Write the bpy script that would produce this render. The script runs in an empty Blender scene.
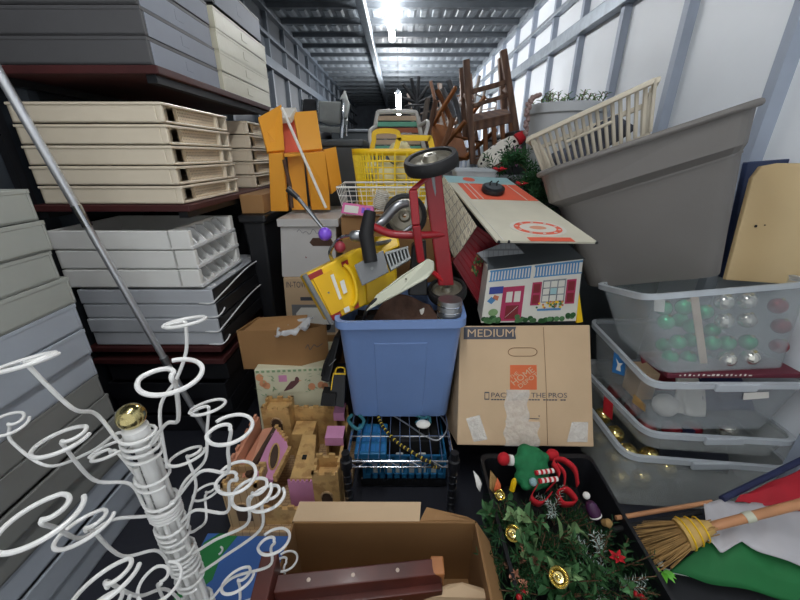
WORLD = 0.5; EXPO = 0.62
import bpy, math, random
from mathutils import Vector, Matrix, Euler, noise
random.seed(7)
C = bpy.context.scene.collection
PI = math.pi
F_PX = 350.0; CZ = 1.1; PITCH = math.atan(145/350.0)
cp, sp = math.cos(PITCH), math.sin(PITCH)
def V(*a): return Vector(a)
def ray(px, py):
    v = 300-py
    return (px-400, F_PX*cp+v*sp, v*cp-F_PX*sp)
def W(px, py, Y):                       # point seen at a pixel, Y metres into the container
    x, y, z = ray(px, py); s = Y/y
    return Vector((x*s, Y, CZ+z*s))
def WZ(px, py, Z):
    x, y, z = ray(px, py); s = (Z-CZ)/z
    return Vector((x*s, y*s, Z))
# ---------------------------------------------------------------- materials
def lin(h):
    if isinstance(h, str):
        h = h.lstrip('#'); c = [int(h[i:i+2], 16)/255 for i in (0, 2, 4)]
    else: c = [x/255 for x in h]
    return [x/12.92 if x <= .04045 else ((x+.055)/1.055)**2.4 for x in c]
MATS = {}
def mat(name, col, rough=.5, metal=0, var=.12, scale=8, bump=0, bscale=40, coat=0, alpha=1, col2=None, pat=None, pscale=1.0, rot=(0,0,0), emit=0, trans=0, spec=.5):
    m = bpy.data.materials.new(name); m.use_nodes = True; MATS[name] = m
    nt = m.node_tree; N = nt.nodes; L = nt.links; N.clear()
    out = N.new('ShaderNodeOutputMaterial'); b = N.new('ShaderNodeBsdfPrincipled')
    tc = N.new('ShaderNodeTexCoord'); mp = N.new('ShaderNodeMapping'); L.new(tc.outputs['Object'], mp.inputs['Vector'])
    mp.inputs['Rotation'].default_value = rot
    c = lin(col); c2 = lin(col2) if col2 else None
    nz = N.new('ShaderNodeTexNoise'); nz.inputs['Scale'].default_value = scale; nz.inputs['Detail'].default_value = 4
    L.new(mp.outputs['Vector'], nz.inputs['Vector'])
    rp = N.new('ShaderNodeValToRGB'); rp.color_ramp.elements[0].position = .3; rp.color_ramp.elements[1].position = .7
    rp.color_ramp.elements[0].color = [x*(1-var) for x in c]+[1]; rp.color_ramp.elements[1].color = [min(1, x*(1+var)) for x in c]+[1]
    L.new(nz.outputs['Fac'], rp.inputs['Fac'])
    colout = rp.outputs['Color']
    fac = None
    if pat == 'brick':
        t = N.new('ShaderNodeTexBrick'); t.inputs['Scale'].default_value = pscale
        t.inputs['Mortar Size'].default_value = .03; fac = t.outputs['Fac']; L.new(mp.outputs['Vector'], t.inputs['Vector'])
    elif pat == 'spots':
        t = N.new('ShaderNodeTexVoronoi'); t.inputs['Scale'].default_value = pscale; L.new(mp.outputs['Vector'], t.inputs['Vector'])
        r = N.new('ShaderNodeMath'); r.operation = 'LESS_THAN'; r.inputs[1].default_value = .27; L.new(t.outputs['Distance'], r.inputs[0]); fac = r.outputs[0]
    elif pat == 'dots':
        t = N.new('ShaderNodeTexVoronoi'); t.inputs['Scale'].default_value = pscale; t.inputs['Randomness'].default_value = 0; L.new(mp.outputs['Vector'], t.inputs['Vector'])
        r = N.new('ShaderNodeMath'); r.operation = 'LESS_THAN'; r.inputs[1].default_value = .34; L.new(t.outputs['Distance'], r.inputs[0]); fac = r.outputs[0]
    elif pat == 'wave':
        t = N.new('ShaderNodeTexWave'); t.inputs['Scale'].default_value = pscale; t.inputs['Distortion'].default_value = 3; t.inputs['Detail'].default_value = 3
        L.new(mp.outputs['Vector'], t.inputs['Vector']); fac = t.outputs['Fac']
    elif pat == 'noise':
        t = N.new('ShaderNodeTexNoise'); t.inputs['Scale'].default_value = pscale; t.inputs['Detail'].default_value = 6; L.new(mp.outputs['Vector'], t.inputs['Vector'])
        r = N.new('ShaderNodeValToRGB'); r.color_ramp.elements[0].position = .5; r.color_ramp.elements[1].position = .6
        L.new(t.outputs['Fac'], r.inputs['Fac']); fac = r.outputs['Color']
    if fac is not None:
        mx = N.new('ShaderNodeMix'); mx.data_type = 'RGBA'; L.new(fac, mx.inputs[0]); L.new(colout, mx.inputs[6]); mx.inputs[7].default_value = c2+[1]
        colout = mx.outputs[2]
    L.new(colout, b.inputs['Base Color'])
    b.inputs['Roughness'].default_value = rough; b.inputs['Metallic'].default_value = metal
    b.inputs['Coat Weight'].default_value = coat; b.inputs['Coat Roughness'].default_value = .12
    b.inputs['Specular IOR Level'].default_value = spec
    if trans: b.inputs['Transmission Weight'].default_value = trans
    if bump:
        bn = N.new('ShaderNodeTexNoise'); bn.inputs['Scale'].default_value = bscale; bn.inputs['Detail'].default_value = 3; L.new(mp.outputs['Vector'], bn.inputs['Vector'])
        bp = N.new('ShaderNodeBump'); bp.inputs['Strength'].default_value = bump; bp.inputs['Distance'].default_value = .01
        L.new(bn.outputs['Fac'], bp.inputs['Height']); L.new(bp.outputs['Normal'], b.inputs['Normal'])
    if emit:
        b.inputs['Emission Color'].default_value = c+[1]; b.inputs['Emission Strength'].default_value = emit
    sh = b.outputs[0]
    if alpha < 1:
        tr = N.new('ShaderNodeBsdfTransparent'); ms = N.new('ShaderNodeMixShader'); ms.inputs[0].default_value = alpha
        L.new(tr.outputs[0], ms.inputs[1]); L.new(sh, ms.inputs[2]); sh = ms.outputs[0]
    L.new(sh, out.inputs[0])
    return m
# ---------------------------------------------------------------- mesh builder
ORG = {}
class MB:
    def __init__(s): s.v = []; s.f = []; s.m = []; s.sm = []
    def add(s, vs, fs, mi=0, smooth=False):
        o = len(s.v); s.v += [Vector(v) for v in vs]
        for f in fs: s.f.append([i+o for i in f]); s.m.append(mi); s.sm.append(smooth)
        return s
    def hexa(s, b, t, mi=0):            # bottom quad, top quad (same winding, counter-clockwise from above)
        return s.add(list(b)+list(t), [(3,2,1,0),(4,5,6,7),(0,1,5,4),(1,2,6,5),(2,3,7,6),(3,0,4,7)], mi)
    def box(s, x0, x1, y0, y1, z0, z1, mi=0, M=None):
        b = [V(x0,y0,z0),V(x1,y0,z0),V(x1,y1,z0),V(x0,y1,z0)]; t = [V(x0,y0,z1),V(x1,y0,z1),V(x1,y1,z1),V(x0,y1,z1)]
        if M: b = [M@p for p in b]; t = [M@p for p in t]
        return s.hexa(b, t, mi)
    def slab(s, q, th, mi=0):           # polygon thickened against its normal
        q = [Vector(p) for p in q]; n = V(0,0,0)
        for i in range(len(q)): n += (q[i]-q[0]).cross(q[(i+1) % len(q)]-q[0])
        n.normalize(); k = len(q); b = [p-n*th for p in q]
        return s.add(q+b, [tuple(range(k)), tuple(range(2*k-1, k-1, -1))]+[(i, i+k, (i+1) % k+k, (i+1) % k) for i in range(k)], mi)
    def tube(s, pts, r, n=8, mi=0, closed=False, caps=True):
        pts = [Vector(p) for p in pts]; k = len(pts)
        rs = r if isinstance(r, (list, tuple)) else [r]*k
        T = []
        for i in range(k):
            if closed: t = pts[(i+1) % k]-pts[i-1]
            else: t = pts[min(i+1, k-1)]-pts[max(i-1, 0)]
            T.append(t.normalized() if t.length > 1e-9 else V(0,0,1))
        a = V(0,0,1) if abs(T[0].z) < .9 else V(1,0,0)
        u = T[0].cross(a).normalized(); vs = []
        for i in range(k):
            u = (u-T[i]*u.dot(T[i]))
            u = u.normalized() if u.length > 1e-6 else T[i].orthogonal().normalized()
            w = T[i].cross(u)
            for j in range(n):
                an = 2*PI*j/n; vs.append(pts[i]+(u*math.cos(an)+w*math.sin(an))*rs[i])
        fs = []
        for i in range(k if closed else k-1):
            i2 = (i+1) % k
            for j in range(n): fs.append((i*n+j, i*n+(j+1) % n, i2*n+(j+1) % n, i2*n+j))
        if caps and not closed: fs += [tuple(range(n-1, -1, -1)), tuple((k-1)*n+j for j in range(n))]
        return s.add(vs, fs, mi, True)
    def lathe(s, prof, c=(0,0,0), ax=(0,0,1), n=24, mi=0, caps=True):
        ax = Vector(ax).normalized(); R = ax.to_track_quat('Z', 'Y').to_matrix(); c = Vector(c); vs = []; fs = []
        for r, z in prof:
            for j in range(n):
                a = 2*PI*j/n; vs.append(c+R@V(r*math.cos(a), r*math.sin(a), z))
        for i in range(len(prof)-1):
            for j in range(n): fs.append((i*n+j, i*n+(j+1) % n, (i+1)*n+(j+1) % n, (i+1)*n+j))
        if caps:
            k = len(prof)-1; fs += [tuple(range(n-1, -1, -1)), tuple(k*n+j for j in range(n))]
        return s.add(vs, fs, mi, True)
    def ball(s, c, r, n=14, mi=0, ax=(0,0,1), sq=(1,1,1)):
        c = Vector(c); R = Vector(ax).normalized().to_track_quat('Z', 'Y').to_matrix()
        vs = [c+R@V(0,0,r*sq[2])]; fs = []; m = n//2
        for i in range(1, m):
            t = PI*i/m
            for j in range(n):
                a = 2*PI*j/n; vs.append(c+R@V(r*sq[0]*math.sin(t)*math.cos(a), r*sq[1]*math.sin(t)*math.sin(a), r*sq[2]*math.cos(t)))
        vs.append(c+R@V(0,0,-r*sq[2])); e = len(vs)-1
        for j in range(n):
            fs.append((0, 1+j, 1+(j+1) % n)); fs.append((e, e-n+(j+1) % n, e-n+j))
            for i in range(m-2): fs.append((1+i*n+j, 1+(i+1)*n+j, 1+(i+1)*n+(j+1) % n, 1+i*n+(j+1) % n))
        return s.add(vs, fs, mi, True)
    def grid(s, fn, nu, nv, mi=0, smooth=True):
        vs = [fn(i/nu, j/nv) for j in range(nv+1) for i in range(nu+1)]
        fs = [(j*(nu+1)+i, j*(nu+1)+i+1, (j+1)*(nu+1)+i+1, (j+1)*(nu+1)+i) for j in range(nv) for i in range(nu)]
        return s.add(vs, fs, mi if isinstance(mi, int) else 0, smooth)
    def leaf(s, p, d, n, L, w, mi=0, fold=.25):
        p = Vector(p); d = Vector(d).normalized(); n = Vector(n); sd = d.cross(n)
        sd = sd.normalized() if sd.length > 1e-6 else d.orthogonal().normalized(); n = sd.cross(d)
        a = p+d*L*.35; b = p+d*L*.7
        return s.add([p, a+sd*w*.5+n*w*fold, a, a-sd*w*.5+n*w*fold, b+sd*w*.35+n*w*fold-n*L*.03, b-n*L*.03, b-sd*w*.35+n*w*fold-n*L*.03, p+d*L-n*L*.1],
                     [(0,2,1),(0,3,2),(1,2,5,4),(2,3,6,5),(4,5,7),(5,6,7)], mi, True)
    def build(s, name, mats, parent=None, bevel=0, sub=0, solid=0, remesh=0, seg=2, origin=None, rec=True):
        if not isinstance(mats, (list, tuple)): mats = [mats]
        if parent is not None: o = ORG[parent.name]
        elif origin is not None: o = Vector(origin)
        else:
            xs = [v.x for v in s.v]; ys = [v.y for v in s.v]; zs = [v.z for v in s.v]
            o = V((min(xs)+max(xs))/2, (min(ys)+max(ys))/2, min(zs))
        me = bpy.data.meshes.new(name); me.from_pydata([v-o for v in s.v], [], s.f); me.update()
        for m in mats: me.materials.append(MATS[m] if isinstance(m, str) else m)
        for i, p in enumerate(me.polygons): p.material_index = s.m[i]; p.use_smooth = s.sm[i]
        if rec:
            import bmesh
            bm = bmesh.new(); bm.from_mesh(me); bmesh.ops.recalc_face_normals(bm, faces=bm.faces)
            for e in bm.edges:
                if len(e.link_faces) == 2 and e.calc_face_angle(0) > .62: e.smooth = False
            bm.to_mesh(me); bm.free()
        ob = bpy.data.objects.new(name, me); C.objects.link(ob); ORG[ob.name] = o
        if parent is not None: ob.parent = parent
        else: ob.location = o
        if remesh:
            md = ob.modifiers.new('Remesh', 'REMESH'); md.mode = 'VOXEL'; md.voxel_size = remesh; md.use_smooth_shade = True
            sm = ob.modifiers.new('Smooth', 'SMOOTH'); sm.iterations = 6
        if solid:
            md = ob.modifiers.new('Solid', 'SOLIDIFY'); md.thickness = solid; md.offset = 0
        if bevel:
            md = ob.modifiers.new('Bevel', 'BEVEL'); md.width = bevel; md.segments = seg; md.limit_method = 'ANGLE'; md.angle_limit = math.radians(40)
        if sub:
            md = ob.modifiers.new('Sub', 'SUBSURF'); md.levels = sub; md.render_levels = sub
        return ob
def tag(o, label, cat, group=None, kind=None):
    o['label'] = label; o['category'] = cat
    if group: o['group'] = group
    if kind: o['kind'] = kind
    return o
def thing(name, label, cat, loc=(0,0,0), group=None):
    o = bpy.data.objects.new(name, None); C.objects.link(o); o.empty_display_size = .05
    o.location = loc; ORG[o.name] = Vector(loc)
    return tag(o, label, cat, group)
def dup(root, loc=None, rot=None, label=None, group=None):
    def cp_(o, par):
        c = o.copy(); C.objects.link(c)
        if par is not None: c.parent = par
        for ch in [x for x in bpy.data.objects if x.parent == o and x != c]: cp_(ch, c)
        return c
    r = cp_(root, None)
    if loc is not None: r.location = loc
    if rot is not None: r.rotation_euler = rot
    if label: r['label'] = label
    if group: r['group'] = group
    return r
def crom(pts, n=6):                     # smooth curve through points
    P = [Vector(p) for p in pts]; P = [P[0]*2-P[1]]+P+[P[-1]*2-P[-2]]; out = []
    for i in range(1, len(P)-2):
        a, b, c, d = P[i-1:i+3]
        for k in range(n):
            t = k/n; out.append(.5*((2*b)+(c-a)*t+(2*a-5*b+4*c-d)*t*t+(3*b-a-3*c+d)*t**3))
    out.append(P[-2]); return out
class Quad:                             # a, b, c, d = lower left, lower right, upper right, upper left, seen from outside
    def __init__(s, a, b, c, d):
        a, b, c, d = [Vector(p) for p in (a, b, c, d)]
        s.n = (b-a).cross(c-a).normalized(); e = V(0,0,CZ); r = d-e
        if abs(s.n.dot(r)) > 1e-4: d = e+r*(s.n.dot(a-e)/s.n.dot(r))      # keep the face flat
        s.q = [a, b, c, d]
    def p(s, u, v, h=0):
        a, b, c, d = s.q
        return a*(1-u)*(1-v)+b*u*(1-v)+c*u*v+d*(1-u)*v+s.n*h
    def rect(s, mb, u0, v0, u1, v1, h=.001, th=.001, mi=0):
        return mb.slab([s.p(u0,v0,h), s.p(u1,v0,h), s.p(u1,v1,h), s.p(u0,v1,h)], th, mi)
    def poly(s, mb, pts, h=.001, th=.001, mi=0): return mb.slab([s.p(u,v,h) for u, v in pts], th, mi)
    def ell(s, mb, u, v, ru, rv, h=.001, th=.001, mi=0, n=24, a0=0, a1=2*PI):
        return s.poly(mb, [(u+ru*math.cos(2*PI*i/n), v+rv*math.sin(2*PI*i/n)) for i in range(n)], h, th, mi)
def hexq(front, depth):                 # front face quad (ll, lr, ur, ul) and a depth vector -> (bottom4, top4)
    a, b, c, d = [Vector(p) for p in front]; dv = Vector(depth)
    return [a, b, b+dv, a+dv], [d, c, c+dv, d+dv]
TXT = {}
def text_on(mb, q, body, u0, v0, u1, v1, h=.0012, mi=0, rot=None):
    if body not in TXT:
        cu = bpy.data.curves.new('t', 'FONT'); cu.body = body; cu.resolution_u = 3
        ob = bpy.data.objects.new('t', cu); C.objects.link(ob); bpy.context.view_layer.update()
        me = bpy.data.meshes.new_from_object(ob.evaluated_get(bpy.context.evaluated_depsgraph_get()))
        TXT[body] = ([v.co.copy() for v in me.vertices], [tuple(p.vertices) for p in me.polygons])
        bpy.data.objects.remove(ob); bpy.data.curves.remove(cu); bpy.data.meshes.remove(me)
    vs, fs = TXT[body]
    x0 = min(v.x for v in vs); x1 = max(v.x for v in vs); y0 = min(v.y for v in vs); y1 = max(v.y for v in vs)
    out = []
    for v in vs:
        u = u0+(v.x-x0)/(x1-x0)*(u1-u0); w = v0+(v.y-y0)/(y1-y0)*(v1-v0)
        if rot:
            cu_, cv_, an = rot; du, dv = u-cu_, w-cv_
            u = cu_+du*math.cos(an)-dv*math.sin(an); w = cv_+du*math.sin(an)+dv*math.cos(an)
        out.append(q.p(u, w, h))
    mb.add(out, fs, mi)
ORD = ['topmost','second','third','fourth','fifth','sixth','seventh','eighth','ninth','tenth','eleventh','twelfth','thirteenth','fourteenth','fifteenth']
def nth(i, n): return 'topmost' if i == 0 else ('bottom' if i == n-1 else ORD[i]+' from the top')
# ================================================================ materials
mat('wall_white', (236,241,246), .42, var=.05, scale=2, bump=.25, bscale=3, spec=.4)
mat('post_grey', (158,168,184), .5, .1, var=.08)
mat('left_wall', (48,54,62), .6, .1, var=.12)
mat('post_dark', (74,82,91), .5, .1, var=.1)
mat('wrap', (246,240,196), .3, var=.06, scale=14, bump=.6, bscale=24, alpha=.92)
mat('galv', (150,158,166), .4, .6, var=.15, scale=20)
mat('ceil', (92,99,106), .55, .1, var=.15, scale=6)
mat('ceil_tab', (112,119,125), .5, .05, var=.2, scale=14)
mat('ceil_rib', (86,92,98), .5, .3, var=.15)
mat('floor_dark', (30,32,42), .6, var=.25, scale=5, bump=.1)
mat('dark_wall', (92,100,110), .7, .1, var=.15)
mat('tube_emit_far', (255,255,255), .3, var=0, emit=80)
mat('tube_emit', (255,255,255), .3, var=0, emit=42)
mat('tray_green_grey', (162,165,158), .42, var=.07, scale=3, bump=.25, bscale=9, coat=.35)
mat('tray_blue_grey', (164,171,180), .4, var=.07, scale=3, bump=.25, bscale=9, coat=.4)
mat('tray_mid_grey', (124,125,122), .45, var=.07, scale=3, bump=.25, bscale=9, coat=.3)
mat('tray_dark', (84,84,86), .55, var=.1, scale=4, bump=.25, bscale=9)
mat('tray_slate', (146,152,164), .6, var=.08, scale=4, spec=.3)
mat('cream', (222,218,196), .45, var=.05, scale=4, bump=.1, coat=.2)
mat('beige', (226,214,192), .45, var=.05, scale=4, bump=.15, bscale=10, coat=.3)
mat('beige_perf', (222,206,180), .5, pat='dots', pscale=105, col2=(150,130,105))
mat('tray_white', (238,238,234), .4, var=.05, scale=4, bump=.2, bscale=10, coat=.3)
mat('tray_grey', (186,190,196), .4, var=.06, scale=3, bump=.2, bscale=9, coat=.4)
mat('black_plastic', (24,25,29), .4, var=.2, scale=10)
mat('black_matte', (16,16,18), .7, var=.3, scale=10)
mat('rim_white', (225,226,226), .4, var=.04)
mat('maroon_board', (70,30,30), .55, var=.3, scale=6)
mat('chrome', (200,203,208), .16, 1, var=.05)
mat('pole_steel', (214,216,220), .3, .75, var=.05)
mat('steel', (150,152,155), .35, .9, var=.1)
mat('tree_white', (226,226,224), .38, var=.04, scale=30, coat=.2)
mat('gold', (206,192,136), .18, 1, var=.1)
mat('clear', (196,204,208), .2, var=.05, alpha=.25, spec=.5)
mat('clear_rim', (205,212,218), .3, var=.05, alpha=.62)
mat('clear_milky', (206,212,210), .28, var=.08, scale=5, alpha=.30)
mat('cloudy', (222,225,228), .3, var=.08, scale=12, bump=.5, bscale=16, alpha=.5)
mat('grey_tote', (112,109,106), .5, var=.05, scale=3, bump=.08, bscale=60)
mat('basket_beige', (196,188,170), .5, var=.05)
mat('planter_grey', (180,184,188), .5, var=.05)
mat('tan_board', (206,182,138), .6, var=.1, scale=3, pat='wave', pscale=1.2, col2=(190,164,120))
mat('blue_edge', (38,52,86), .5, var=.1)
mat('blue_tub', (112,140,190), .42, var=.05, scale=4, bump=.05, bscale=50, coat=.1)
mat('card', (200,172,138), .75, var=.07, scale=4, bump=.08, bscale=30)
mat('card_dark', (150,112,70), .75, var=.1, scale=4, bump=.1, bscale=30)
mat('card_in', (138,102,62), .8, var=.1, scale=5)
mat('card_edge', (120,90,60), .8)
mat('print_dark', (72,74,84), .6, var=.1)
mat('print_orange', (214,104,58), .6, var=.08)
mat('tape', (248,246,240), .12, var=.1, scale=40, bump=.9, bscale=60, alpha=.42)
mat('box_white', (196,194,192), .6, var=.06, scale=4)
mat('red_paint', (150,20,32), .35, var=.15, scale=10, coat=.3)
mat('red_bright', (196,32,40), .4, var=.12)
mat('barn_red', (122,22,34), .5, var=.15, scale=14)
mat('tyre', (26,26,28), .6, var=.25, scale=20)
mat('hub_grey', (160,155,140), .35, .7, var=.2, scale=20)
mat('yellow', (240,196,22), .4, var=.07, scale=8)
mat('yellow_dark', (226,176,8), .42, var=.07, scale=8)
mat('yellow_clear', (244,212,40), .4, var=.05)
mat('tail_red', (150,34,28), .3, var=.1)
mat('toy_grey', (118,120,122), .45, var=.1)
mat('pale_plastic', (198,200,180), .4, var=.08, scale=6)
mat('brown_fabric', (78,54,42), .8, var=.25, scale=30, bump=.4)
mat('purple', (130,86,214), .3, var=.08)
mat('dark_pink_red', (150,50,62), .35, var=.1)
mat('orange', (240,166,52), .5, var=.05, scale=4)
mat('pink_in', (236,110,84), .6, var=.08)
mat('white_paint', (232,230,224), .45, var=.04)
mat('tin_white', (208,206,196), .4, var=.05, scale=12)
mat('tin_grid', (220,214,192), .45, pat='brick', pscale=26, col2=(170,160,140))
mat('tin_grey', (128,132,136), .45, pat='brick', pscale=30, col2=(96,100,104))
mat('tin_plate', (202,198,180), .4, var=.07, scale=10)
mat('tin_orange', (220,98,72), .45, var=.06)
mat('tin_teal', (150,186,190), .45, var=.06)
mat('tin_blue', (70,128,178), .45, var=.08)
mat('tin_navy', (44,60,140), .45, var=.06)
mat('tin_pink', (166,40,82), .45, var=.08)
mat('leaf_dark', (46,84,48), .6, var=.35, scale=30, spec=.2)
mat('leaf_mid', (76,116,74), .55, var=.3, scale=30, spec=.25)
mat('leaf_light', (128,160,110), .5, var=.25, scale=30, spec=.25)
mat('pine', (46,80,52), .7, var=.4, scale=40, spec=.15)
mat('frost', (190,206,200), .5, var=.2, scale=40)
mat('twig', (92,66,46), .8, var=.3, scale=20)
mat('berry', (176,24,34), .3, var=.2, scale=20)
mat('elf_green', (24,112,66), .8, var=.15, scale=40, bump=.3, bscale=80)
mat('felt_red', (190,26,38), .85, var=.12, scale=40)
mat('felt_white', (225,222,216), .9, var=.06)
mat('dal', (225,222,212), .85, pat='spots', pscale=34, col2=(32,30,30), bump=.3, bscale=80)
mat('wood_dark', (122,88,66), .5, var=.3, scale=9, pat='wave', pscale=6, col2=(92,62,46))
mat('wood_mid', (132,84,48), .5, var=.25, scale=9)
mat('wood_orange', (158,100,54), .5, var=.2, scale=9)
mat('wood_grey', (116,106,98), .6, var=.2, scale=9)
mat('metal_grey', (120,126,132), .4, .6, var=.1)
mat('chair_grey', (150,154,152), .7, var=.08, scale=12, bump=.15)
mat('chair_black', (34,36,40), .7, var=.15)
mat('bin_charcoal', (72,78,82), .5, var=.08)
mat('strap_beige', (222,196,168), .6); mat('strap_green', (120,196,168), .6); mat('strap_rust', (190,110,80), .6)
mat('castle_tan', (200,162,104), .6, var=.16, scale=18, bump=.2, bscale=60, pat='noise', pscale=30, col2=(176,136,84))
mat('castle_stone', (176,146,108), .65, pat='brick', pscale=22, col2=(140,112,80))
mat('castle_pink', (204,140,178), .6, var=.08, scale=14)
mat('castle_rose', (200,140,112), .6, var=.12, scale=14)
mat('castle_dark', (70,52,40), .7, var=.2)
mat('mat_blue', (58,100,168), .6, var=.08); mat('mat_green', (34,120,62), .6, var=.1)
mat('basket_blue', (34,104,148), .45, var=.08)
mat('cable_teal', (50,110,120), .5); mat('cable_black', (22,22,24), .5)
mat('rope_yellow', (206,180,60), .6)
mat('bed_wood', (80,34,26), .4, var=.3, scale=12, coat=.15)
mat('screw', (200,180,165), .5)
mat('floral', (208,206,178), .6, var=.05, scale=8)
mat('floral_green', (132,160,120), .6, var=.15); mat('floral_peach', (214,150,110), .6, var=.1); mat('floral_plum', (98,62,66), .6, var=.1)
mat('straw', (158,124,74), .8, var=.25, scale=30)
mat('straw_bind', (196,160,92), .7, var=.15, scale=20)
mat('handle_wood', (186,132,92), .5, var=.15, scale=12)
mat('flag_green', (28,112,58), .7, var=.12); mat('flag_white', (190,188,192), .6, var=.08); mat('flag_red', (176,22,40), .7, var=.12)
mat('orn_green', (40,170,112), .2, .55, var=.1); mat('orn_silver', (222,220,210), .14, .9, var=.05)
mat('orn_gold', (226,204,130), .16, .9, var=.08); mat('orn_pink', (186,96,96), .25, .5, var=.1); mat('orn_red', (140,30,44), .25, .4, var=.1)
mat('paper', (226,224,216), .7, var=.05); mat('label_blue', (44,110,170), .5, var=.08)
mat('navy', (36,44,82), .7, var=.15); mat('slate_cloth', (70,74,86), .9, var=.2)
mat('pink_card', (222,110,170), .5, var=.08); mat('plum', (64,26,64), .5, var=.1)
mat('lid_red', (96,26,44), .5, var=.1); mat('bead_dull', (132,108,104), .5, var=.15)
mat('foil_pink', (224,150,200), .25, .4, var=.3, scale=40)
mat('lime', (120,210,70), .5, var=.15)

# ================================================================ the container
def struct(ob): ob['kind'] = 'structure'; return ob
YB, YF, H, HX = 11.0, -.5, 2.35, 1.25
struct(MB().box(-HX, HX, YF, YB, -.03, 0).build('floor', 'floor_dark'))
struct(MB().box(-HX, HX, YB, YB+.05, 0, H).build('wall_back', 'dark_wall'))
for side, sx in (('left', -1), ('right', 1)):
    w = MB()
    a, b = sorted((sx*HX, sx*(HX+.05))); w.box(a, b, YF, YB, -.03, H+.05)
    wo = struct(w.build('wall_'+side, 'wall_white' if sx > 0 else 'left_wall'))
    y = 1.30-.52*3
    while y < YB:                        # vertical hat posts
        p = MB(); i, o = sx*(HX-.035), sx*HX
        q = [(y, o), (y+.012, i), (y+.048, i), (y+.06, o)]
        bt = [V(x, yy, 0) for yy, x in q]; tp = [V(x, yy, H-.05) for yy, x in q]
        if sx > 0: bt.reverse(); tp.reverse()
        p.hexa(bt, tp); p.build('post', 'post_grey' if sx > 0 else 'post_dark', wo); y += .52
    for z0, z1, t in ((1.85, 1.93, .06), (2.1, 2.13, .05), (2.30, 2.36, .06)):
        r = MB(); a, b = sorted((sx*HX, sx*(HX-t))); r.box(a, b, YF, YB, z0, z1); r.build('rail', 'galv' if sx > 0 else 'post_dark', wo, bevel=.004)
co = struct(MB().box(-HX-.05, HX+.05, YF, YB, H, H+.06).build('ceiling', 'ceil'))
y = YF+.2
while y < YB:
    r = MB(); r.hexa([V(-HX,y-.02,H-.035),V(HX,y-.02,H-.035),V(HX,y+.02,H-.035),V(-HX,y+.02,H-.035)],
                     [V(-HX,y-.045,H+.005),V(HX,y-.045,H+.005),V(HX,y+.045,H+.005),V(-HX,y+.045,H+.005)])
    r.build('roof_rib', 'ceil_rib', co)
    if y+.42 < YB:
        t = MB(); x = -HX+.06
        while x < HX-.1:                 # pressed tabs of the roof sheet: pattern of the panel
            t.hexa([V(x+.012,y+.15,H-.008),V(x+.06,y+.15,H-.008),V(x+.06,y+.31,H-.008),V(x+.012,y+.31,H-.008)],
                   [V(x,y+.13,H+.002),V(x+.087,y+.13,H+.002),V(x+.087,y+.33,H+.002),V(x,y+.33,H+.002)]); x += .115
        t.build('roof_panel', 'ceil_tab', co)
    y += .42
struct(MB().box(-.36, -.285, YF, YB, H-.13, H-.05).build('trim_1', 'galv', bevel=.01))
def tube_light(label, a, b, r, wires, m='tube_emit'):
    a, b = Vector(a), Vector(b); t = thing('tube_light', label, 'light', (a+b)/2, 'tube lights under the roof')
    d = (b-a).normalized()
    MB().tube([a, b], r, 12).build('tube', m, t)
    for p, q in ((a-d*.04, a), (b, b+d*.04)): MB().tube([p, q], r*.9, 12).build('end_cap', 'galv', t)
    for wp, s in wires: MB().tube([wp, V(wp[0], wp[1], H-.05)], .004, 6).build('hanger', 'black_plastic', t)
tube_light('bright tube light nearest, running along the ceiling beside the conduit', (-.08,3.0,2.24), (-.085,4.5,2.24), .03, (((-.08,3.2,2.26),0), ((-.085,4.3,2.26),0)))
tube_light('smaller tube light hanging lower deep in the container on a wire', W(398,93,5.4), W(399,113,6.6), .035, ((W(398,93,5.4)+V(0,.1,.02),0),), 'tube_emit_far')
tube_light('unseen tube light above the entrance, added to light the foreground', (-.08,-.35,2.24), (-.08,.85,2.24), .03, (((-.08,-.2,2.26),0), ((-.08,.7,2.26),0)))  # added lamp out of view, brightens the foreground

# ================================================================ left: trays on a rack
XR = -.72
rk = thing('storage_rack', 'dark rack with maroon shelf boards carrying the tray stacks along the left wall', 'rack', (-.97,1.8,0))
for z in (1.318, .925, .385, .33): MB().box(-1.22, XR+.02, 1.19, 2.32, z, z+.022).build('shelf_board', 'maroon_board', rk, bevel=.003)
for z in (1.296, .903):
    for x in (-1.2, XR-.01): MB().box(x-.015, x+.015, 1.2, 2.31, z, z+.022).build('shelf_beam', 'black_plastic', rk)
for x, y in ((-1.235,1.2),(-1.235,2.3),(-1.235,1.75)): MB().box(x-.012, x+.012, y-.015, y+.015, 0, 2.1).build('post', 'black_plastic', rk)
for y in (2.31,): MB().box(XR-.02, XR+.005, y-.012, y+.012, 0, 1.3).build('post', 'black_plastic', rk)

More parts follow.
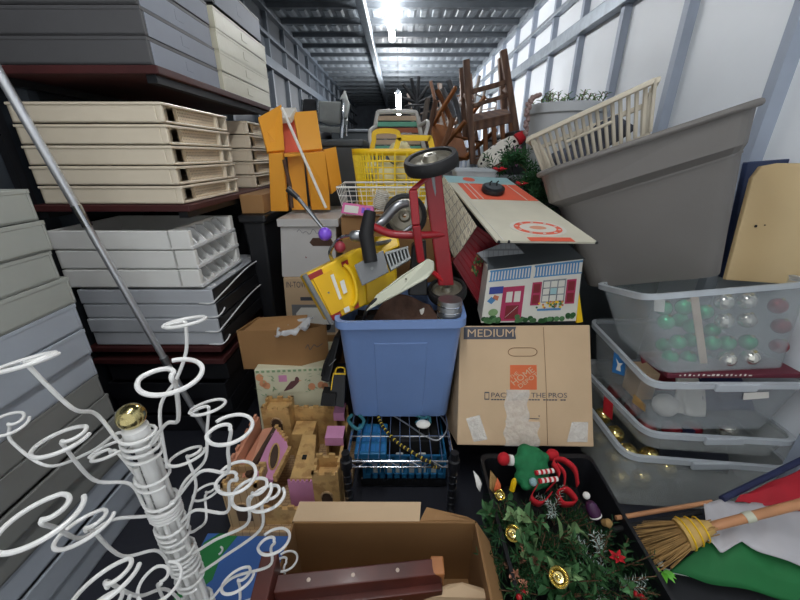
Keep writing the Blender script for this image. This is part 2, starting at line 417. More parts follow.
def tray(kind, label, group, w=.5, d=.43, h=.06):
    t = thing('plastic_tray', label, 'tray', (0,0,0), group)
    th = .008
    if kind == 'beige':
        b = MB()
        b.box(-w, 0, 0, d, 0, th).box(-w, -.02, 0, .012, 0, h-.003).box(-w, -.02, d-.012, d, 0, h-.003).box(-w, -w+.01, 0, d, 0, h-.003)
        b.box(-.02, 0, 0, .014, 0, h-.003).box(-.02, 0, d-.014, d, 0, h-.003).box(-.014, 0, d-.09, d-.075, 0, h-.003)
        b.build('body', 'beige', t, bevel=.003)
        MB().box(-w-.002, .004, -.003, d+.003, h-.012, h-.004).build('rim', 'beige', t, bevel=.002)
        MB().box(-.024, -.012, .1, d-.09, th, h-.012).build('perforated_panel', 'beige_perf', t)
        MB().box(-.05, -.045, .014, .1, th, h-.012).build('recess', 'beige', t)
    elif kind == 'white':
        b = MB(); b.box(-w, 0, 0, d, 0, th).box(-w, -.07, 0, .012, 0, h-.003).box(-w, -.02, d-.012, d, 0, h-.003).box(-w, -w+.01, 0, d, 0, h-.003).box(-.08, -.07, 0, d, 0, h-.003)
        b.box(-.07, 0, 0, .02, 0, h-.002).box(-.07, 0, d-.03, d, 0, h-.002); b.build('body', 'tray_white', t, bevel=.003)
        for k in range(5):
            y = .05+k*(d-.1)/4; MB().hexa([V(-.07,y,th),V(-.004,y,th),V(-.004,y+.008,th),V(-.07,y+.008,th)], [V(-.07,y,h-.012),V(-.045,y,h-.012),V(-.045,y+.008,h-.012),V(-.07,y+.008,h-.012)]).build('divider', 'rim_white', t)
        MB().box(-.004, .004, 0, d, 0, .014).build('rim', 'rim_white', t, bevel=.003)
    elif kind in ('grey', 'grey2'):
        MB().box(-w, -.004, 0, d, 0, h-.003).build('body', 'tray_grey', t, bevel=.004)
        MB().hexa([V(-.03,.006,.002),V(.0,.006,.002),V(.02,d-.01,.002),V(-.03,d-.01,.002)], [V(-.03,.006,h-.004),V(.0,.006,h-.004),V(.02,d-.01,h-.004),V(-.03,d-.01,h-.004)]).build('side_panel', 'black_plastic', t, bevel=.004)
        r = MB(); r.tube(crom([V(-.06,.002,.003), V(-.012,-.001,.004), V(.006,.03,h*.35), V(.02,d*.5,h*.97), V(.026,d-.03,h*.99)] if kind == 'grey' else [V(-.06,.002,.003), V(-.012,-.001,.004), V(.003,.02,h*.2), V(.006,.045,h*.4)], 5), .0028, 6); r.build('rim', 'rim_white', t)
        r = MB()
        for y in (.05, d*.45, d-.05): r.lathe([(.019,-.001),(.019,.002),(.012,.002),(.012,-.001)], (-.03,y,h-.003), n=16, caps=False)
        r.build('corner_socket', 'rim_white', t)
    else:
        m = kind
        b = MB(); b.box(-w, 0, 0, d, 0, th).box(-w, 0, 0, th, 0, h-.001).box(-w, 0, d-th, d, 0, h-.001).box(-w, -w+th, th, d-th, 0, h-.001).box(-th, 0, th, d-th, 0, h-.001)
        b.build('body', m, t, bevel=.0016)
        lip = MB(); z0, z1 = h-.010, h-.0006
        lip.box(-w-.001, .0012, -.0012, .006, z0, z1).box(-w-.001, .0012, d-.006, d+.0012, z0, z1).box(-.006, .0012, .006, d-.006, z0, z1)
        lip.build('rim', m, t, bevel=.0008)
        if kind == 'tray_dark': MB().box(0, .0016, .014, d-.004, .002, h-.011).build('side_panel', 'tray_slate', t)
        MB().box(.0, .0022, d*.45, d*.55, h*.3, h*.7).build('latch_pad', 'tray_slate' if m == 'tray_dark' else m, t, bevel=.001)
    return t
def stack(kind, n, x, y, z, h, d, w, what, where, group, jit=.006, mats=None, scale=None):
    first = {}
    for i in range(n):
        k = mats[i] if mats else kind
        lab = '%s %s, %s' % (what[i] if isinstance(what, list) else what, where, nth(i, n))
        if k not in first: first[k] = o = tray(k, lab, group, w, d, h)
        else: o = dup(first[k], label=lab)
        o.location = (x+random.uniform(-jit, jit), y+random.uniform(-jit, jit), z+(n-1-i)*h); o.rotation_euler = (0,0,random.uniform(-jit, jit)*.6)
stack('beige', 5, XR, 1.2, .949, .0605, .43, .465, 'beige perforated tray on the middle shelf', 'front stack', 'beige trays in the front stack', .003)
stack('beige', 5, XR, 1.84, .949, .0605, .42, .49, 'beige tray in the rear stack', 'beside the orange stand', 'beige trays in the rear stack', .003)
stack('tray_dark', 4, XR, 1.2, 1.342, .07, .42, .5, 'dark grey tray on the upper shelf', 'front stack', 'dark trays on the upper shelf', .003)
stack('cream', 4, XR, 1.665, 1.342, .072, .56, .48, 'cream tray on the upper shelf', 'rear stack', 'cream trays on the upper shelf', .003)
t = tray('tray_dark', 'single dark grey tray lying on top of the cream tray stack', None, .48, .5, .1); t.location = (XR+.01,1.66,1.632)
stack('white', 3, XR-.005, 1.2, .652, .07, .34, .49, 'white tray with divided open side', 'above the grey trays', 'white divided trays', .004)
stack('grey', 4, XR+.03, 1.2, .411, .0585, .5, .5, 'grey tray with black side', 'under the white trays', 'grey and black trays', .003, ['grey','grey2','grey','grey2'])
stack('black_plastic', 7, XR, 1.76, .411, .068, .5, .47, 'black tray in the dark stack', 'behind the white trays', 'black trays on the rack', .008)
stack('black_plastic', 4, XR+.02, 1.2, .0, .08, .48, .48, 'black tray in the floor stack', 'under the maroon shelf', 'black trays on the floor', .02)
cols = ['tray_green_grey']*4+['tray_blue_grey']*3+['tray_mid_grey']*4+['tray_blue_grey']*3
nm = {'tray_green_grey':'pale greenish', 'tray_blue_grey':'bluish', 'tray_mid_grey':'dull grey'}
stack('x', 14, -.875, -.12, .0, .0733, .985, .36, [nm[c]+' long tray in the tall left stack' for c in cols], 'by white stand', 'long trays at the left edge', .009, cols)
# chrome pole leaning in front of the rack
p0, p1 = W(0,75,1.0), W(165,360,1.1); d = (p1-p0)
pt = thing('garment_pole', 'chrome pole leaning diagonally in front of the left tray stacks', 'pole', p0+d*(p0.z/(p0.z-p1.z)))
MB().tube([p0-d*.3, p0+d*.4], .0115, 14).build('upper_tube', 'pole_steel', pt)
MB().tube([p0+d*.38, p0+d*(p0.z/(p0.z-p1.z))], .0105, 14).build('lower_tube', 'pole_steel', pt)
MB().tube([p0+d*.36, p0+d*.43], .0135, 14).build('coupling', 'chrome', pt)
MB().tube([p0+d*.985, p0+d*1.02], .014, 14).build('end_sleeve', 'steel', pt)

# ================================================================ white wire display stand
TX, TY = -.386, .40
ts = thing('display_stand', 'white metal display stand with many curled wire arms and gold ball finial', 'display stand', (TX,TY,0))
top = W(136,424,TY).z
MB().tube([V(TX,TY,.0), V(TX,TY,top)], .0105, 14).build('pole', 'tree_white', ts)
MB().lathe([(.14,0),(.14,.012),(.13,.018),(.02,.024)], (TX,TY,0), n=32).build('base', 'tree_white', ts)
MB().ball((TX,TY,top+.014), .019, 24).build('finial', 'gold', ts)
MB().lathe([(.017,0),(.017,.02),(.012,.026)], (TX,TY,top-.026), n=20).build('collar', 'tree_white', ts)
R0 = .031
def pole_z(py):
    lo, hi = 0, top
    for _ in range(40):
        m = (lo+hi)/2; r = ray(0, py)
        if CZ+r[2]/r[1]*TY > m: lo = m
        else: hi = m
    return (lo+hi)/2
# ring px, py, semi-major px, flatness, elbows, root py, end angle (deg), sweep
ARMS = [
 ((27,362),29,.12,[(72,408),(96,414)],432,20,330),
 ((185,322),22,.17,[(186,352),(176,380),(160,410)],470,200,350),
 ((171,376),33,.56,[(176,386),(178,420),(166,424)],440,150,300),
 ((208,407),19,.34,[(207,432),(205,460),(186,480)],500,200,350),
 ((230,429),25,.62,[(228,450),(227,472),(200,472)],500,170,320),
 ((8,424),18,.62,[(12,442),(48,466),(90,452),(118,433)],444,30,330),
 ((62,441),27,.4,[(64,446),(94,480),(130,484)],498,20,320),
 ((110,450),20,.33,[(117,452),(138,478)],502,200,330),
 ((187,456),19,.38,[(189,462),(196,485),(190,510)],530,30,340),
 ((236,477),22,.74,[(229,484),(227,512),(196,510)],520,170,335),
 ((252,493),22,.68,[(248,500),(247,524),(215,540)],552,30,345),
 ((267,498),20,.62,[(262,505),(260,530),(222,558)],572,40,345),
 ((41,520),40,.5,[(56,528),(82,538),(112,520)],506,45,320),
 ((85,528),28,.42,[(92,530),(122,556),(158,551)],560,35,320),
 ((106,584),34,.42,[(108,582),(138,596),(168,590)],602,30,320),
 ((160,582),22,.8,[(158,586),(168,604),(185,600)],612,80,340),
 ((274,541),18,.66,[(271,548),(269,566),(232,578)],600,170,320),
 ((238,580),18,.55,[(240,590),(238,604),(222,604)],622,30,320),
 ((286,561),13,.7,[(284,568),(282,590),(240,604)],640,160,320),
 ((100,615),30,.5,[(104,618),(140,630),(170,625)],640,30,320),
 ((206,492),14,.5,[(205,498),(206,520),(196,530)],545,30,340)]
for (rp, a, ratio, elb, rpy, a0, sweep) in ARMS:
    Zc = R0*F_PX/a; ry = ray(*rp); D = Zc*ry[1]/F_PX
    D = TY+(D-TY)*.8
    Rr = .84*a*D/ry[1]
    c = W(rp[0], rp[1], D)
    view = (c-V(0,0,CZ)).normalized(); hz = V(view.x, view.y, 0).normalized(); side = V(hz.y, -hz.x, 0)
    dep = math.asin(max(-1, min(1, -view.z))); want = math.asin(ratio); tl = dep-want
    n = (Matrix.Rotation(-tl, 3, side)@V(0,0,1)).normalized()
    if n.dot(-view) < 0: n = -n
    u = side-n*side.dot(n); u.normalize(); w = n.cross(u)
    zr = pole_z(rpy); root = V(TX,TY,zr)
    e3 = []; k = len(elb)
    for i, e in enumerate(elb): e3.append(W(e[0], e[1], D+(TY-D)*((i+.4)/(k+.3))))
    e3.reverse()
    out = (e3[0]-root); out.z = 0; out.normalize(); an = math.atan2(out.y, out.x)
    coil = [root+V(.0225*math.cos(an+q), .0225*math.sin(an+q), -.0065*q/PI) for q in [2*PI*1.9*(1-i/28) for i in range(29)]]
    arm = crom([coil[-1]]+e3+[c+V(0,0,-.006), c], 7)
    r0 = math.radians(a0-95); sw = math.radians(sweep+85); rad = lambda i: Rr*min(1, .16+.84*(i/48*sw/1.75)**.9)
    ring = [c+(u*math.cos(r0+sw*i/48)+w*math.sin(r0+sw*i/48))*rad(i) for i in range(49)]
    hook = [c, c]
    ob = MB().tube(coil[:-1]+arm[:-1]+hook[:-1]+ring, .0025, 8).build('arm', 'tree_white', ts)
for k in range(5):
    a = k*2*PI/5; x, y = TX+.0155*math.cos(a), TY+.0155*math.sin(a)
    MB().tube([V(x,y,.05), V(x,y,top-.075 if k % 2 else top-.16)], .0042, 8).build('bundle_rod', 'tree_white', ts)
# ================================================================ centre: wire shelf, tub and what is in it
sh = thing('wire_shelf', 'small chrome wire shelf with black posts carrying the blue tub', 'shelf', (.0,.98,0))
SX0, SX1, SY0, SY1, SZ = -.165, .165, .80, 1.18, .235
for x in (SX0, SX1):
    for y in (SY0, SY1):
        p = MB().tube([V(x,y,.004), V(x,y,SZ+.035)], .0125, 14).build('post', 'black_plastic', sh)
        r = MB()
        for k in range(6): r.lathe([(.0135,0),(.0135,.003)], (x,y,.03+k*.03), n=14)
        r.build('ring', 'chrome', p)
        MB().lathe([(.0185,0),(.0185,.03),(.015,.034)], (x,y,SZ-.024), n=16).build('collar', 'black_plastic', p)
for x0, y0, x1, y1 in ((SX0,SY0,SX1,SY0),(SX0,SY1,SX1,SY1),(SX0,SY0,SX0,SY1),(SX1,SY0,SX1,SY1)):
    a, b = V(x0,y0,SZ), V(x1,y1,SZ)
    t = MB(); t.tube([a,b], .003, 8); t.tube([a-V(0,0,.024), b-V(0,0,.024)], .003, 8)
    t.tube([a.lerp(b, i/10)-V(0,0,.024*(i % 2)) for i in range(11)], .0018, 6); t.build('truss', 'chrome', sh)
for k in range(9):
    x = SX0+.035+k*.0325; MB().tube([V(x,SY0,SZ+.002), V(x,SY1,SZ+.002)], .0018, 6).build('wire', 'chrome', sh)
for y in (.905, 1.03): MB().tube([V(SX0,y,SZ-.002), V(SX1,y,SZ-.002)], .0026, 6).build('cross_wire', 'chrome', sh)

def shell(b4, t4, th=.004, rc=.03, n=5):      # rounded open container from bottom and top corner quads; returns list of (outer, inner) rings
    def rnd(q, r):
        out = []; c = sum(q, V(0,0,0))/4
        for i in range(4):
            p, a, b = q[i], q[i-1], q[(i+1) % 4]
            da = (a-p).normalized(); db = (b-p).normalized()
            for k in range(n+1):
                t = k/n; p1 = p+da*r; p2 = p+db*r
                out.append(p1*(1-t)**2+p*2*t*(1-t)+p2*t*t)
        return out
    def inset(q, th):
        c = sum(q, V(0,0,0))/4
        return [p+(c-p).normalized()*th*1.4 for p in q]
    return rnd(b4, rc), rnd(t4, rc), rnd(inset(b4, th), rc*.9), rnd(inset(t4, th), rc*.9)
def tote(b4, t4, root, m, mrim, rc=.035, th=.004, rim=.012, lip=.014, body='body'):
    b4 = [Vector(p) for p in b4]; t4 = [Vector(p) for p in t4]
    ob_, ot, ib, it = shell(b4, t4, th, rc); k = len(ob_)
    up = (sum(t4, V(0,0,0))-sum(b4, V(0,0,0))).normalized()
    mb = MB(); fs = []
    vs = ob_+ot+[p+up*th for p in ib]+it
    for i in range(k):
        j = (i+1) % k
        fs += [(i,j,k+j,k+i), (k+i,k+j,3*k+j,3*k+i), (3*k+i,3*k+j,2*k+j,2*k+i)]
    fs += [tuple(range(k-1,-1,-1)), tuple(range(2*k,3*k))]
    mb.add(vs, fs); mb.sm = [True]*(len(fs)-2)+[False]*2
    o = mb.build(body, m, root)
    c = sum(t4, V(0,0,0))/4
    r = MB(); ring_o = [p+(p-c).normalized()*lip for p in ot]
    vs = [p-up*rim for p in ring_o]+[p+up*.002 for p in ring_o]+[p+up*.002 for p in it]+[p-up*rim for p in ot]; fs = []
    for i in range(k):
        j = (i+1) % k
        fs += [(i,j,k+j,k+i),(k+i,k+j,2*k+j,2*k+i),(2*k+i,2*k+j,3*k+j,3*k+i),(3*k+i,3*k+j,j,i)]
    r.add(vs, fs, 0, True); r.build('rim', mrim, root)
    return o
tb = thing('storage_tub', 'blue plastic tub heaped with toys, standing on the wire shelf', 'tub', (0,1.1,SZ+.0045))
bz = SZ+.0045
tb_b = [V(-.172,.995,bz), V(.172,.995,bz), V(.165,1.15,bz), V(-.165,1.15,bz)]
tl, tr = W(337,322,.95), W(464,320,.95)
tb_t = [tl, tr, tr+V(.02,.33,0), tl+V(-.02,.33,0)]
tote(tb_b, tb_t, tb, 'blue_tub', 'blue_tub', rc=.035, rim=.022, lip=.012)
q = Quad(tb_b[0], tb_b[1], tb_t[1], tb_t[0])
mb = MB(); q.poly(mb, [(.27,.0),(.73,.0),(.73,.80),(.28,.80)], .0035, .006); mb.build('raised_panel', 'blue_tub', tb, bevel=.003)

# tricycle on its side
tc = thing('tricycle', 'red tricycle lying on its side across the blue tub, black wheels up', 'tricycle', W(440,300,1.06))
def wheel(c, ax, r, w, par, spokes=5, hub='hub_grey'):
    ax = Vector(ax).normalized()
    o = MB().lathe([(r*.80,-w*.5),(r*.95,-w*.5),(r,-w*.25),(r,w*.25),(r*.95,w*.5),(r*.80,w*.5),(r*.78,0),(r*.8,-w*.5)], c, ax, 32, caps=False).build('wheel', 'tyre', par)
    h = MB().lathe([(r*.79,-w*.28),(r*.79,w*.28),(r*.7,w*.34),(r*.62,w*.15),(r*.3,w*.2),(r*.22,w*.6),(r*.1,w*.62),(r*.1,-w*.4),(r*.62,-w*.2),(r*.7,-w*.34),(r*.79,-w*.28)], c, ax, 28, caps=False)
    h.build('hub', hub, o)
    return o
wt, wb = W(431,162,1.04), W(447,291,1.10)
axd = (wt-wb).normalized(); fwd_ = V(.12,-.95,.1)
wheel(wt, (axd+V(-.06,-.14,0)).normalized(), .076, .034, tc)
wheel(wb, (axd+V(.02,-.12,0)).normalized(), .066, .034, tc)
def flat_bar(pts, w, th, side):
    mb = MB(); s = Vector(side).normalized()*w*.5
    for a, b in zip(pts, pts[1:]):
        n = (b-a).cross(s).normalized()*th*.5
        mb.hexa([a-s-n, a+s-n, a+s+n, a-s+n], [b-s-n, b+s-n, b+s+n, b-s+n])
    return mb
a, b = W(432,172,1.05), W(446,285,1.08)
flat_bar([a, b], .052, .016, (1,.1,0)).build('rear_step', 'red_paint', tc, bevel=.005)
flat_bar([W(433,172,1.04), W(413,190,1.02), W(416,225,1.02), W(421,262,1.04)], .024, .014, (1,.1,.1)).build('side_bar', 'red_paint', tc, bevel=.004)
MB().tube(crom([W(372,226,1.05), W(392,234,1.05), W(420,235,1.05), W(444,234,1.07)], 5), .012, 12).build('main_tube', 'red_paint', tc)
MB().tube([W(421,262,1.04), W(428,268,1.06), W(445,282,1.08)], .008, 10).build('brace', 'red_bright', tc)
MB().tube([wt, wb], .006, 10).build('axle', 'steel', tc)
MB().tube([W(370,212,1.06), W(366,235,1.03), W(371,262,1.0)], [.018,.022,.020], 14).build('fork_head', 'black_matte', tc)
MB().tube(crom([W(364,240,1.04), W(350,236,1.05), W(338,240,1.06), W(330,252,1.07), W(333,262,1.08)], 6), .006, 10).build('handlebar', 'chrome', tc)
MB().lathe([(.012,0),(.017,.008),(.017,.03),(.012,.04)], W(350,236,1.05), W(362,236,1.05)-W(350,236,1.05), 16).build('clamp', 'steel', tc)
MB().tube(crom([W(331,238,1.07), W(318,222,1.08), W(303,204,1.1), W(297,197,1.11)], 5), .006, 10).build('handlebar', 'chrome', tc)
MB().tube([W(298,198,1.11), W(288,189,1.12)], [.008,.010], 12).build('grip', 'black_plastic', tc)
MB().ball(W(325,234,1.05), .0205, 18).build('horn_bulb', 'purple', tc)
MB().ball(W(340,247,1.04), .0175, 18).build('bell', 'dark_pink_red', tc)
fc = W(405,216,1.2); fx = V(-.15,-1,.25)
wheel(fc, fx, .074, .03, tc)
f = MB()
f.tube(crom([W(370,232,1.1), W(382,222,1.14), W(396,207,1.15), W(408,203,1.16)], 6), [.012+.004*math.sin(i/18*PI) for i in range(19)], 12); f.build('fender', 'steel', tc)
MB().tube(crom([W(376,244,1.1), W(392,240,1.14), W(412,226,1.16)], 6), .007, 10).build('fork_blade', 'steel', tc)

# yellow toy truck
tk = thing('toy_truck', 'yellow toy truck with grey ladder turret standing on end in the tub', 'toy truck', W(345,330,1.03))
Q = Quad(W(331.5,322,.985), W(368,304,1.06), W(362,247,1.10), W(305.6,275,1.0))
Q = Quad(W(305.6,275,1.0), W(331.5,322,.985), W(368,304,1.06), W(362,247,1.10))
bk = -Q.n*.085
MB().hexa(Q.q, [p+bk for p in Q.q]).build('body', 'yellow', tk, bevel=.006)
def dec(name, m, par, *rects, h=.003, th=.004):
    mb = MB()
    for r in rects: Q.rect(mb, *r, h=h, th=th)
    return mb.build(name, m, par, bevel=.0012)
dec('hood_panel', 'yellow_dark', tk, (.12,.06,.88,.40), h=.006, th=.006)
dec('tail_light', 'tail_red', tk, (.02,.02,.12,.25), h=.005)
dec('tail_light', 'tail_red', tk, (.87,.03,.98,.28), h=.005)
dec('side_light', 'tail_red', tk, (.08,.58,.17,.70), h=.008)
dec('side_light', 'tail_red', tk, (.86,.62,.97,.74), h=.008)
dec('sticker', 'paper', tk, (.2,.34,.68,.40), (.38,.46,.62,.55), (.86,.36,.96,.5), h=.0075, th=.001)
mb = MB(); mb.tube([Q.p(-.02,-.02,.004), Q.p(1.02,-.02,.004)], .008, 10); mb.build('bumper', 'toy_grey', tk)
mb = MB(); mb.lathe([(.003,0),(.003,.003)], Q.p(.47,.2,.006), Q.n, 12); mb.build('hood_bolt', 'toy_grey', tk)
mb = MB(); mb.tube(crom([Q.p(.14,.62,.004), Q.p(.3,.7,.012), Q.p(.55,.74,.014), Q.p(.8,.7,.012), Q.p(.9,.6,.004)], 5), .007, 8); mb.build('roll_bar', 'yellow', tk)
T1 = Quad(W(363,285,1.0), W(392,270,1.02), W(387,247,1.05), W(357,262,1.03))
T1 = Quad(W(362,286,.985), W(389,272,1.0), W(383,250,1.02), W(354,265,1.0))
mb = MB(); mb.hexa(T1.q, [p-T1.n*.05 for p in T1.q]); mb.build('turret', 'toy_grey', tk, bevel=.003)
mb = MB(); T1.ell(mb, .5, .5, .05, .07, .002, .002); mb.build('turret_bolt', 'chair_grey', tk)
L_ = Quad(W(391,270,1.0), W(411,258,1.03), W(408,246,1.05), W(385,252,1.02))
mb = MB(); L_.rect(mb, 0,0,1,.14, 0, .02); L_.rect(mb, 0,.86,1,1, 0, .02)
for k in range(7): L_.rect(mb, k/6.6, .1, k/6.6+.06, .9, 0, .014)
mb.build('ladder', 'chair_grey', tk); mb = MB(); L_.rect(mb, 0,.0,1,1,-.02,.004); mb.build('ladder_base', 'black_plastic', tk)
mb = MB(); b4, t4 = hexq([W(374,258,1.1), W(400,246,1.12), W(398,236,1.14), W(374,236,1.14)], V(0,.08,-.03)); mb.hexa(b4, t4); mb.build('bed', 'yellow', tk, bevel=.006)

o = MB().grid(lambda u,v: V(-.155+.31*u,.975+.2*v,.575+.035*noise.noise(V(u*5,v*4,3))), 18, 12).build('dark_bag', 'black_matte', solid=.006); tag(o, 'black crumpled bag filling the blue tub beneath the toys', 'bag')
b4, t4 = hexq([W(364,306,1.075), W(398,291,1.11), W(396,262,1.13), W(366,270,1.10)], V(0,.07,-.03)); MB().hexa(b4, t4).build('cab', 'yellow', tk, bevel=.006)
# pale plastic lid, brown fabric, can, cable in the tub
pl = [W(x,y,D) for x,y,D in ((366,312,.985),(376,296,1.0),(400,277,1.02),(428,259,1.04),(434,262,1.05),(434,271,1.04),(427,279,1.02),(400,294,.99),(378,305,.975))]
o = MB().slab(pl, .012).build('toy_guard', 'pale_plastic', bevel=.005, seg=3); tag(o, 'long pale grey-green plastic toy piece leaning out of the tub front', 'toy part')
tg = o; ORG[o.name] = ORG[o.name]
mb = MB(); mb.lathe([(.0025,-.002),(.0025,.003)], W(406,279,1.0), -Vector(ray(406,279)), 10); mb.build('screw_hole', 'black_matte', o)
def fold(u, v):
    p = W(372,322,1.03)*(1-u)*(1-v)+W(444,322,1.0)*u*(1-v)+W(430,304,1.08)*u*v+W(392,292,1.06)*(1-u)*v
    return p+V(0,-.012*math.sin(u*6+v*2),.016*math.sin(u*5+1)*math.sin(v*PI))
o = MB().grid(fold, 16, 8).build('folded_fabric', 'brown_fabric', solid=.008); tag(o, 'dark brown folded fabric lying in the front of the tub', 'fabric')
cn = thing('metal_can', 'silver metal can under the lower tricycle wheel in the tub', 'can', W(448,335,1.03))
c0 = W(449,316,1.0)
MB().lathe([(.038,-.03),(.038,.055),(.036,.058),(.0,.058)], c0, n=26).build('body', 'steel', cn)
r = MB()
for z in (.0, .02, .04): r.lathe([(.0385,z),(.0395,z+.002),(.0385,z+.004)], c0, n=26, caps=False)
r.build('bead', 'chrome', cn)
o = MB().tube(crom([W(364,322,1.0), W(366,312,.985), W(374,301,.985), W(382,297,1.0)], 6), .0055, 10).build('hose', 'tyre'); tag(o, 'short black curved hose arching over the tub rim below the truck', 'hose')
o = MB().slab([W(419,310,1.06), W(426,306,1.07), W(427,314,1.06), W(421,318,1.05)], .01).build('paper_scrap', 'paper', bevel=.002); tag(o, 'small white crumpled paper beside the metal can in the tub', 'paper')
bk_ = MB(); b4, t4 = hexq([W(408,296,1.1), W(428,296,1.1), W(426,240,1.16), W(412,246,1.16)], V(0,.05,0)); bk_.hexa(b4, t4); o = bk_.build('toy_case', 'black_plastic', bevel=.005); tag(o, 'black case upright behind the red tricycle bar in the tub', 'case')

# below the wire shelf
bb = thing('basket', 'blue slotted plastic basket under the wire shelf', 'basket', (.0,1.0,.05))
x0, x1, y0, y1, z0, z1 = -.125, .155, .90, 1.13, .05, .155
MB().box(x0,x1,y0,y1,z0,z0+.006).build('bottom', 'basket_blue', bb)
for nm_, a, b in (('front_panel',V(x0,y0,z0),V(x1,y0,z0)),('back_panel',V(x0,y1,z0),V(x1,y1,z0)),('end_panel',V(x0,y0,z0),V(x0,y1,z0)),('end_panel',V(x1,y0,z0),V(x1,y1,z0))):
    mb = MB(); n = 11 if 'end' not in nm_ else 8; dd = (b-a)/n; s = (b-a).normalized(); nn = V(-s.y,s.x,0)*.003
    for zz0, zz1 in ((z0,z0+.02),(z0+.07,z1)):
        mb.hexa([a-nn+V(0,0,zz0-z0), b-nn+V(0,0,zz0-z0), b+nn+V(0,0,zz0-z0), a+nn+V(0,0,zz0-z0)], [a-nn+V(0,0,zz1-z0), b-nn+V(0,0,zz1-z0), b+nn+V(0,0,zz1-z0), a+nn+V(0,0,zz1-z0)])
    for k in range(n+1):
        p = a+dd*k; e = s*.004
        mb.hexa([p-e-nn, p+e-nn, p+e+nn, p-e+nn], [p-e-nn+V(0,0,.1), p+e-nn+V(0,0,.1), p+e+nn+V(0,0,.1), p-e+nn+V(0,0,.1)])
    mb.build(nm_, 'basket_blue', bb)
for k in range(6):
    x = -.095+k*.04; o = MB().box(x, x+.026, .912, .935, .057, .132-.012*(k % 2)).build('paper_packet', 'paper', bevel=.003)
    tag(o, 'white paper packet standing in the blue basket under the wire shelf', 'packet', 'packets in the blue basket')
bt = MB()
o = MB().box(-.11,.14,.945,1.12,.057,.172).build('dark_case', 'black_matte', bevel=.004); tag(o, 'black case filling the blue basket under the wire shelf', 'case')
o = MB().box(-.15,-.045,.86,1.0,.178,.202).build('slotted_tray', 'basket_blue', bevel=.003); tag(o, 'blue slotted tray lying on the blue basket, left under the shelf', 'tray')
mb = MB()
for i in range(6):
    for j in range(3): mb.box(-.145+i*.0165,-.133+i*.0165,.87+j*.042,.9+j*.042,.2015,.2035)
mb.build('slot', 'label_blue', o)
o['parent_note'] = 0; del o['parent_note']
o = MB().box(-.14,.165,.9,1.14,.004,.045).build('storage_case', 'black_plastic', bevel=.006); tag(o, 'flat dark case on the floor under the blue basket', 'case')
rope = crom([W(378,416,.985), W(384,432,.93), W(396,446,.87), W(410,457,.83), W(428,465,.79), W(440,468,.785)], 8)
rope = [p if p.z > SZ+.010 or i > 34 else V(p.x,p.y,SZ+.010) for i, p in enumerate(rope)]
rr = thing('rope', 'black rope with yellow flecks trailing across the wire shelf', 'rope', rope[-1])
MB().tube(rope, .005, 8).build('cord', 'black_matte', rr)
mb = MB()
for i in range(1, len(rope)-2, 2):
    t = (rope[i+1]-rope[i]); mb.tube([rope[i]-t*.12+V(0,0,.0008), rope[i]+t*.3+V(0,0,.0008)], .0056, 8)
mb.build('fleck', 'rope_yellow', rr)
for lab, m, r, pts in (('teal cable bundle hanging at the left back of the wire shelf', 'cable_teal', .006, ((352,418,1.0),(349,428,.97),(358,436,.93),(364,424,.97),(355,414,1.02))),
                    ('grey cable crossing the right half of the wire shelf', 'steel', .0025, ((392,418,1.0),(408,428,.95),(424,440,.9),(438,442,.88),(447,428,.92),(440,418,1.0))),
                    ('teal cable tangled below the right tub corner', 'cable_teal', .005, ((414,416,1.0),(424,422,.98),(416,426,.96),(428,419,.99),(430,426,.96)))):
    pp = [W(*p) for p in pts]; pp = [V(p.x,p.y,max(p.z,SZ+.006)) for p in pp]
    o = MB().tube(crom(pp, 8), r, 8).build('cable', m); tag(o, lab, 'cable')
o = MB().ball(W(423,430,.94)+V(0,0,.006), .018, 12, sq=(1.4,1,.7)).build('crumpled_paper', 'paper'); tag(o, 'crumpled white paper lying on the wire shelf', 'paper')
o.location.z = max(o.location.z, SZ+.005)

# ================================================================ medium cardboard box
BL, BR, TR_, TL_ = W(457,445,.875), W(594,447,.875), W(590,325,1.06), W(460,326,1.06)
hb = thing('moving_box', 'cardboard moving box marked MEDIUM with an orange logo and clear tape', 'box', (BL+BR)/2)
Q = Quad(BL, BR, TR_, TL_)
b4, t4 = hexq(Q.q, -Q.n*.36)
MB().hexa(b4, t4).build('carton', 'card', hb, bevel=.003)
mb = MB(); Q.poly(mb, [(.03,.885),(.43,.885),(.42,.95),(.43,.99),(.03,.99)], .001, .0012); mb.build('size_stripe', 'print_dark', hb)
mb = MB(); text_on(mb, Q, 'MEDIUM', .06, .905, .41, .97, .0016); mb.build('lettering', 'card', hb)
mb = MB(); Q.rect(mb, .385, .46, .585, .665, .001, .0012); lg = mb.build('logo_square', 'print_orange', hb)
mb = MB(); an = math.radians(38)
for body, u0, v0, u1, v1 in (('THE', .405, .605, .475, .635), ('HOME', .39, .55, .585, .60), ('DEPOT', .41, .505, .585, .54)):
    text_on(mb, Q, body, u0, v0, u1, v1, .0016, 0, (.485,.5625,an))
mb.build('logo_lettering', 'card', lg)
mb = MB(); text_on(mb, Q, 'PACK LIKE THE PROS', .245, .395, .81, .435, .0012); mb.build('lettering', 'print_dark', hb)
mb = MB()
for k in range(26):
    if k % 6 != 5: Q.rect(mb, .245+k*.0215, .372, .262+k*.0215, .382, .0011, .001)
mb.build('small_print', 'print_dark', hb)
mb = MB(); Q.poly(mb, [(.195,.375),(.23,.375),(.23,.44),(.195,.44)], .0011, .001); Q.rect(mb, .2, .385, .225, .43, .0016, .0008, 1); mb.build('phone_icon', ['print_dark','card'], hb)
mb = MB()
pts = [(.42+.05*math.cos(t), .775+.035*math.sin(t)) for t in [PI/2+i*PI/8 for i in range(9)]]+[(.54+.05*math.cos(t), .775+.035*math.sin(t)) for t in [-PI/2+i*PI/8 for i in range(9)]]
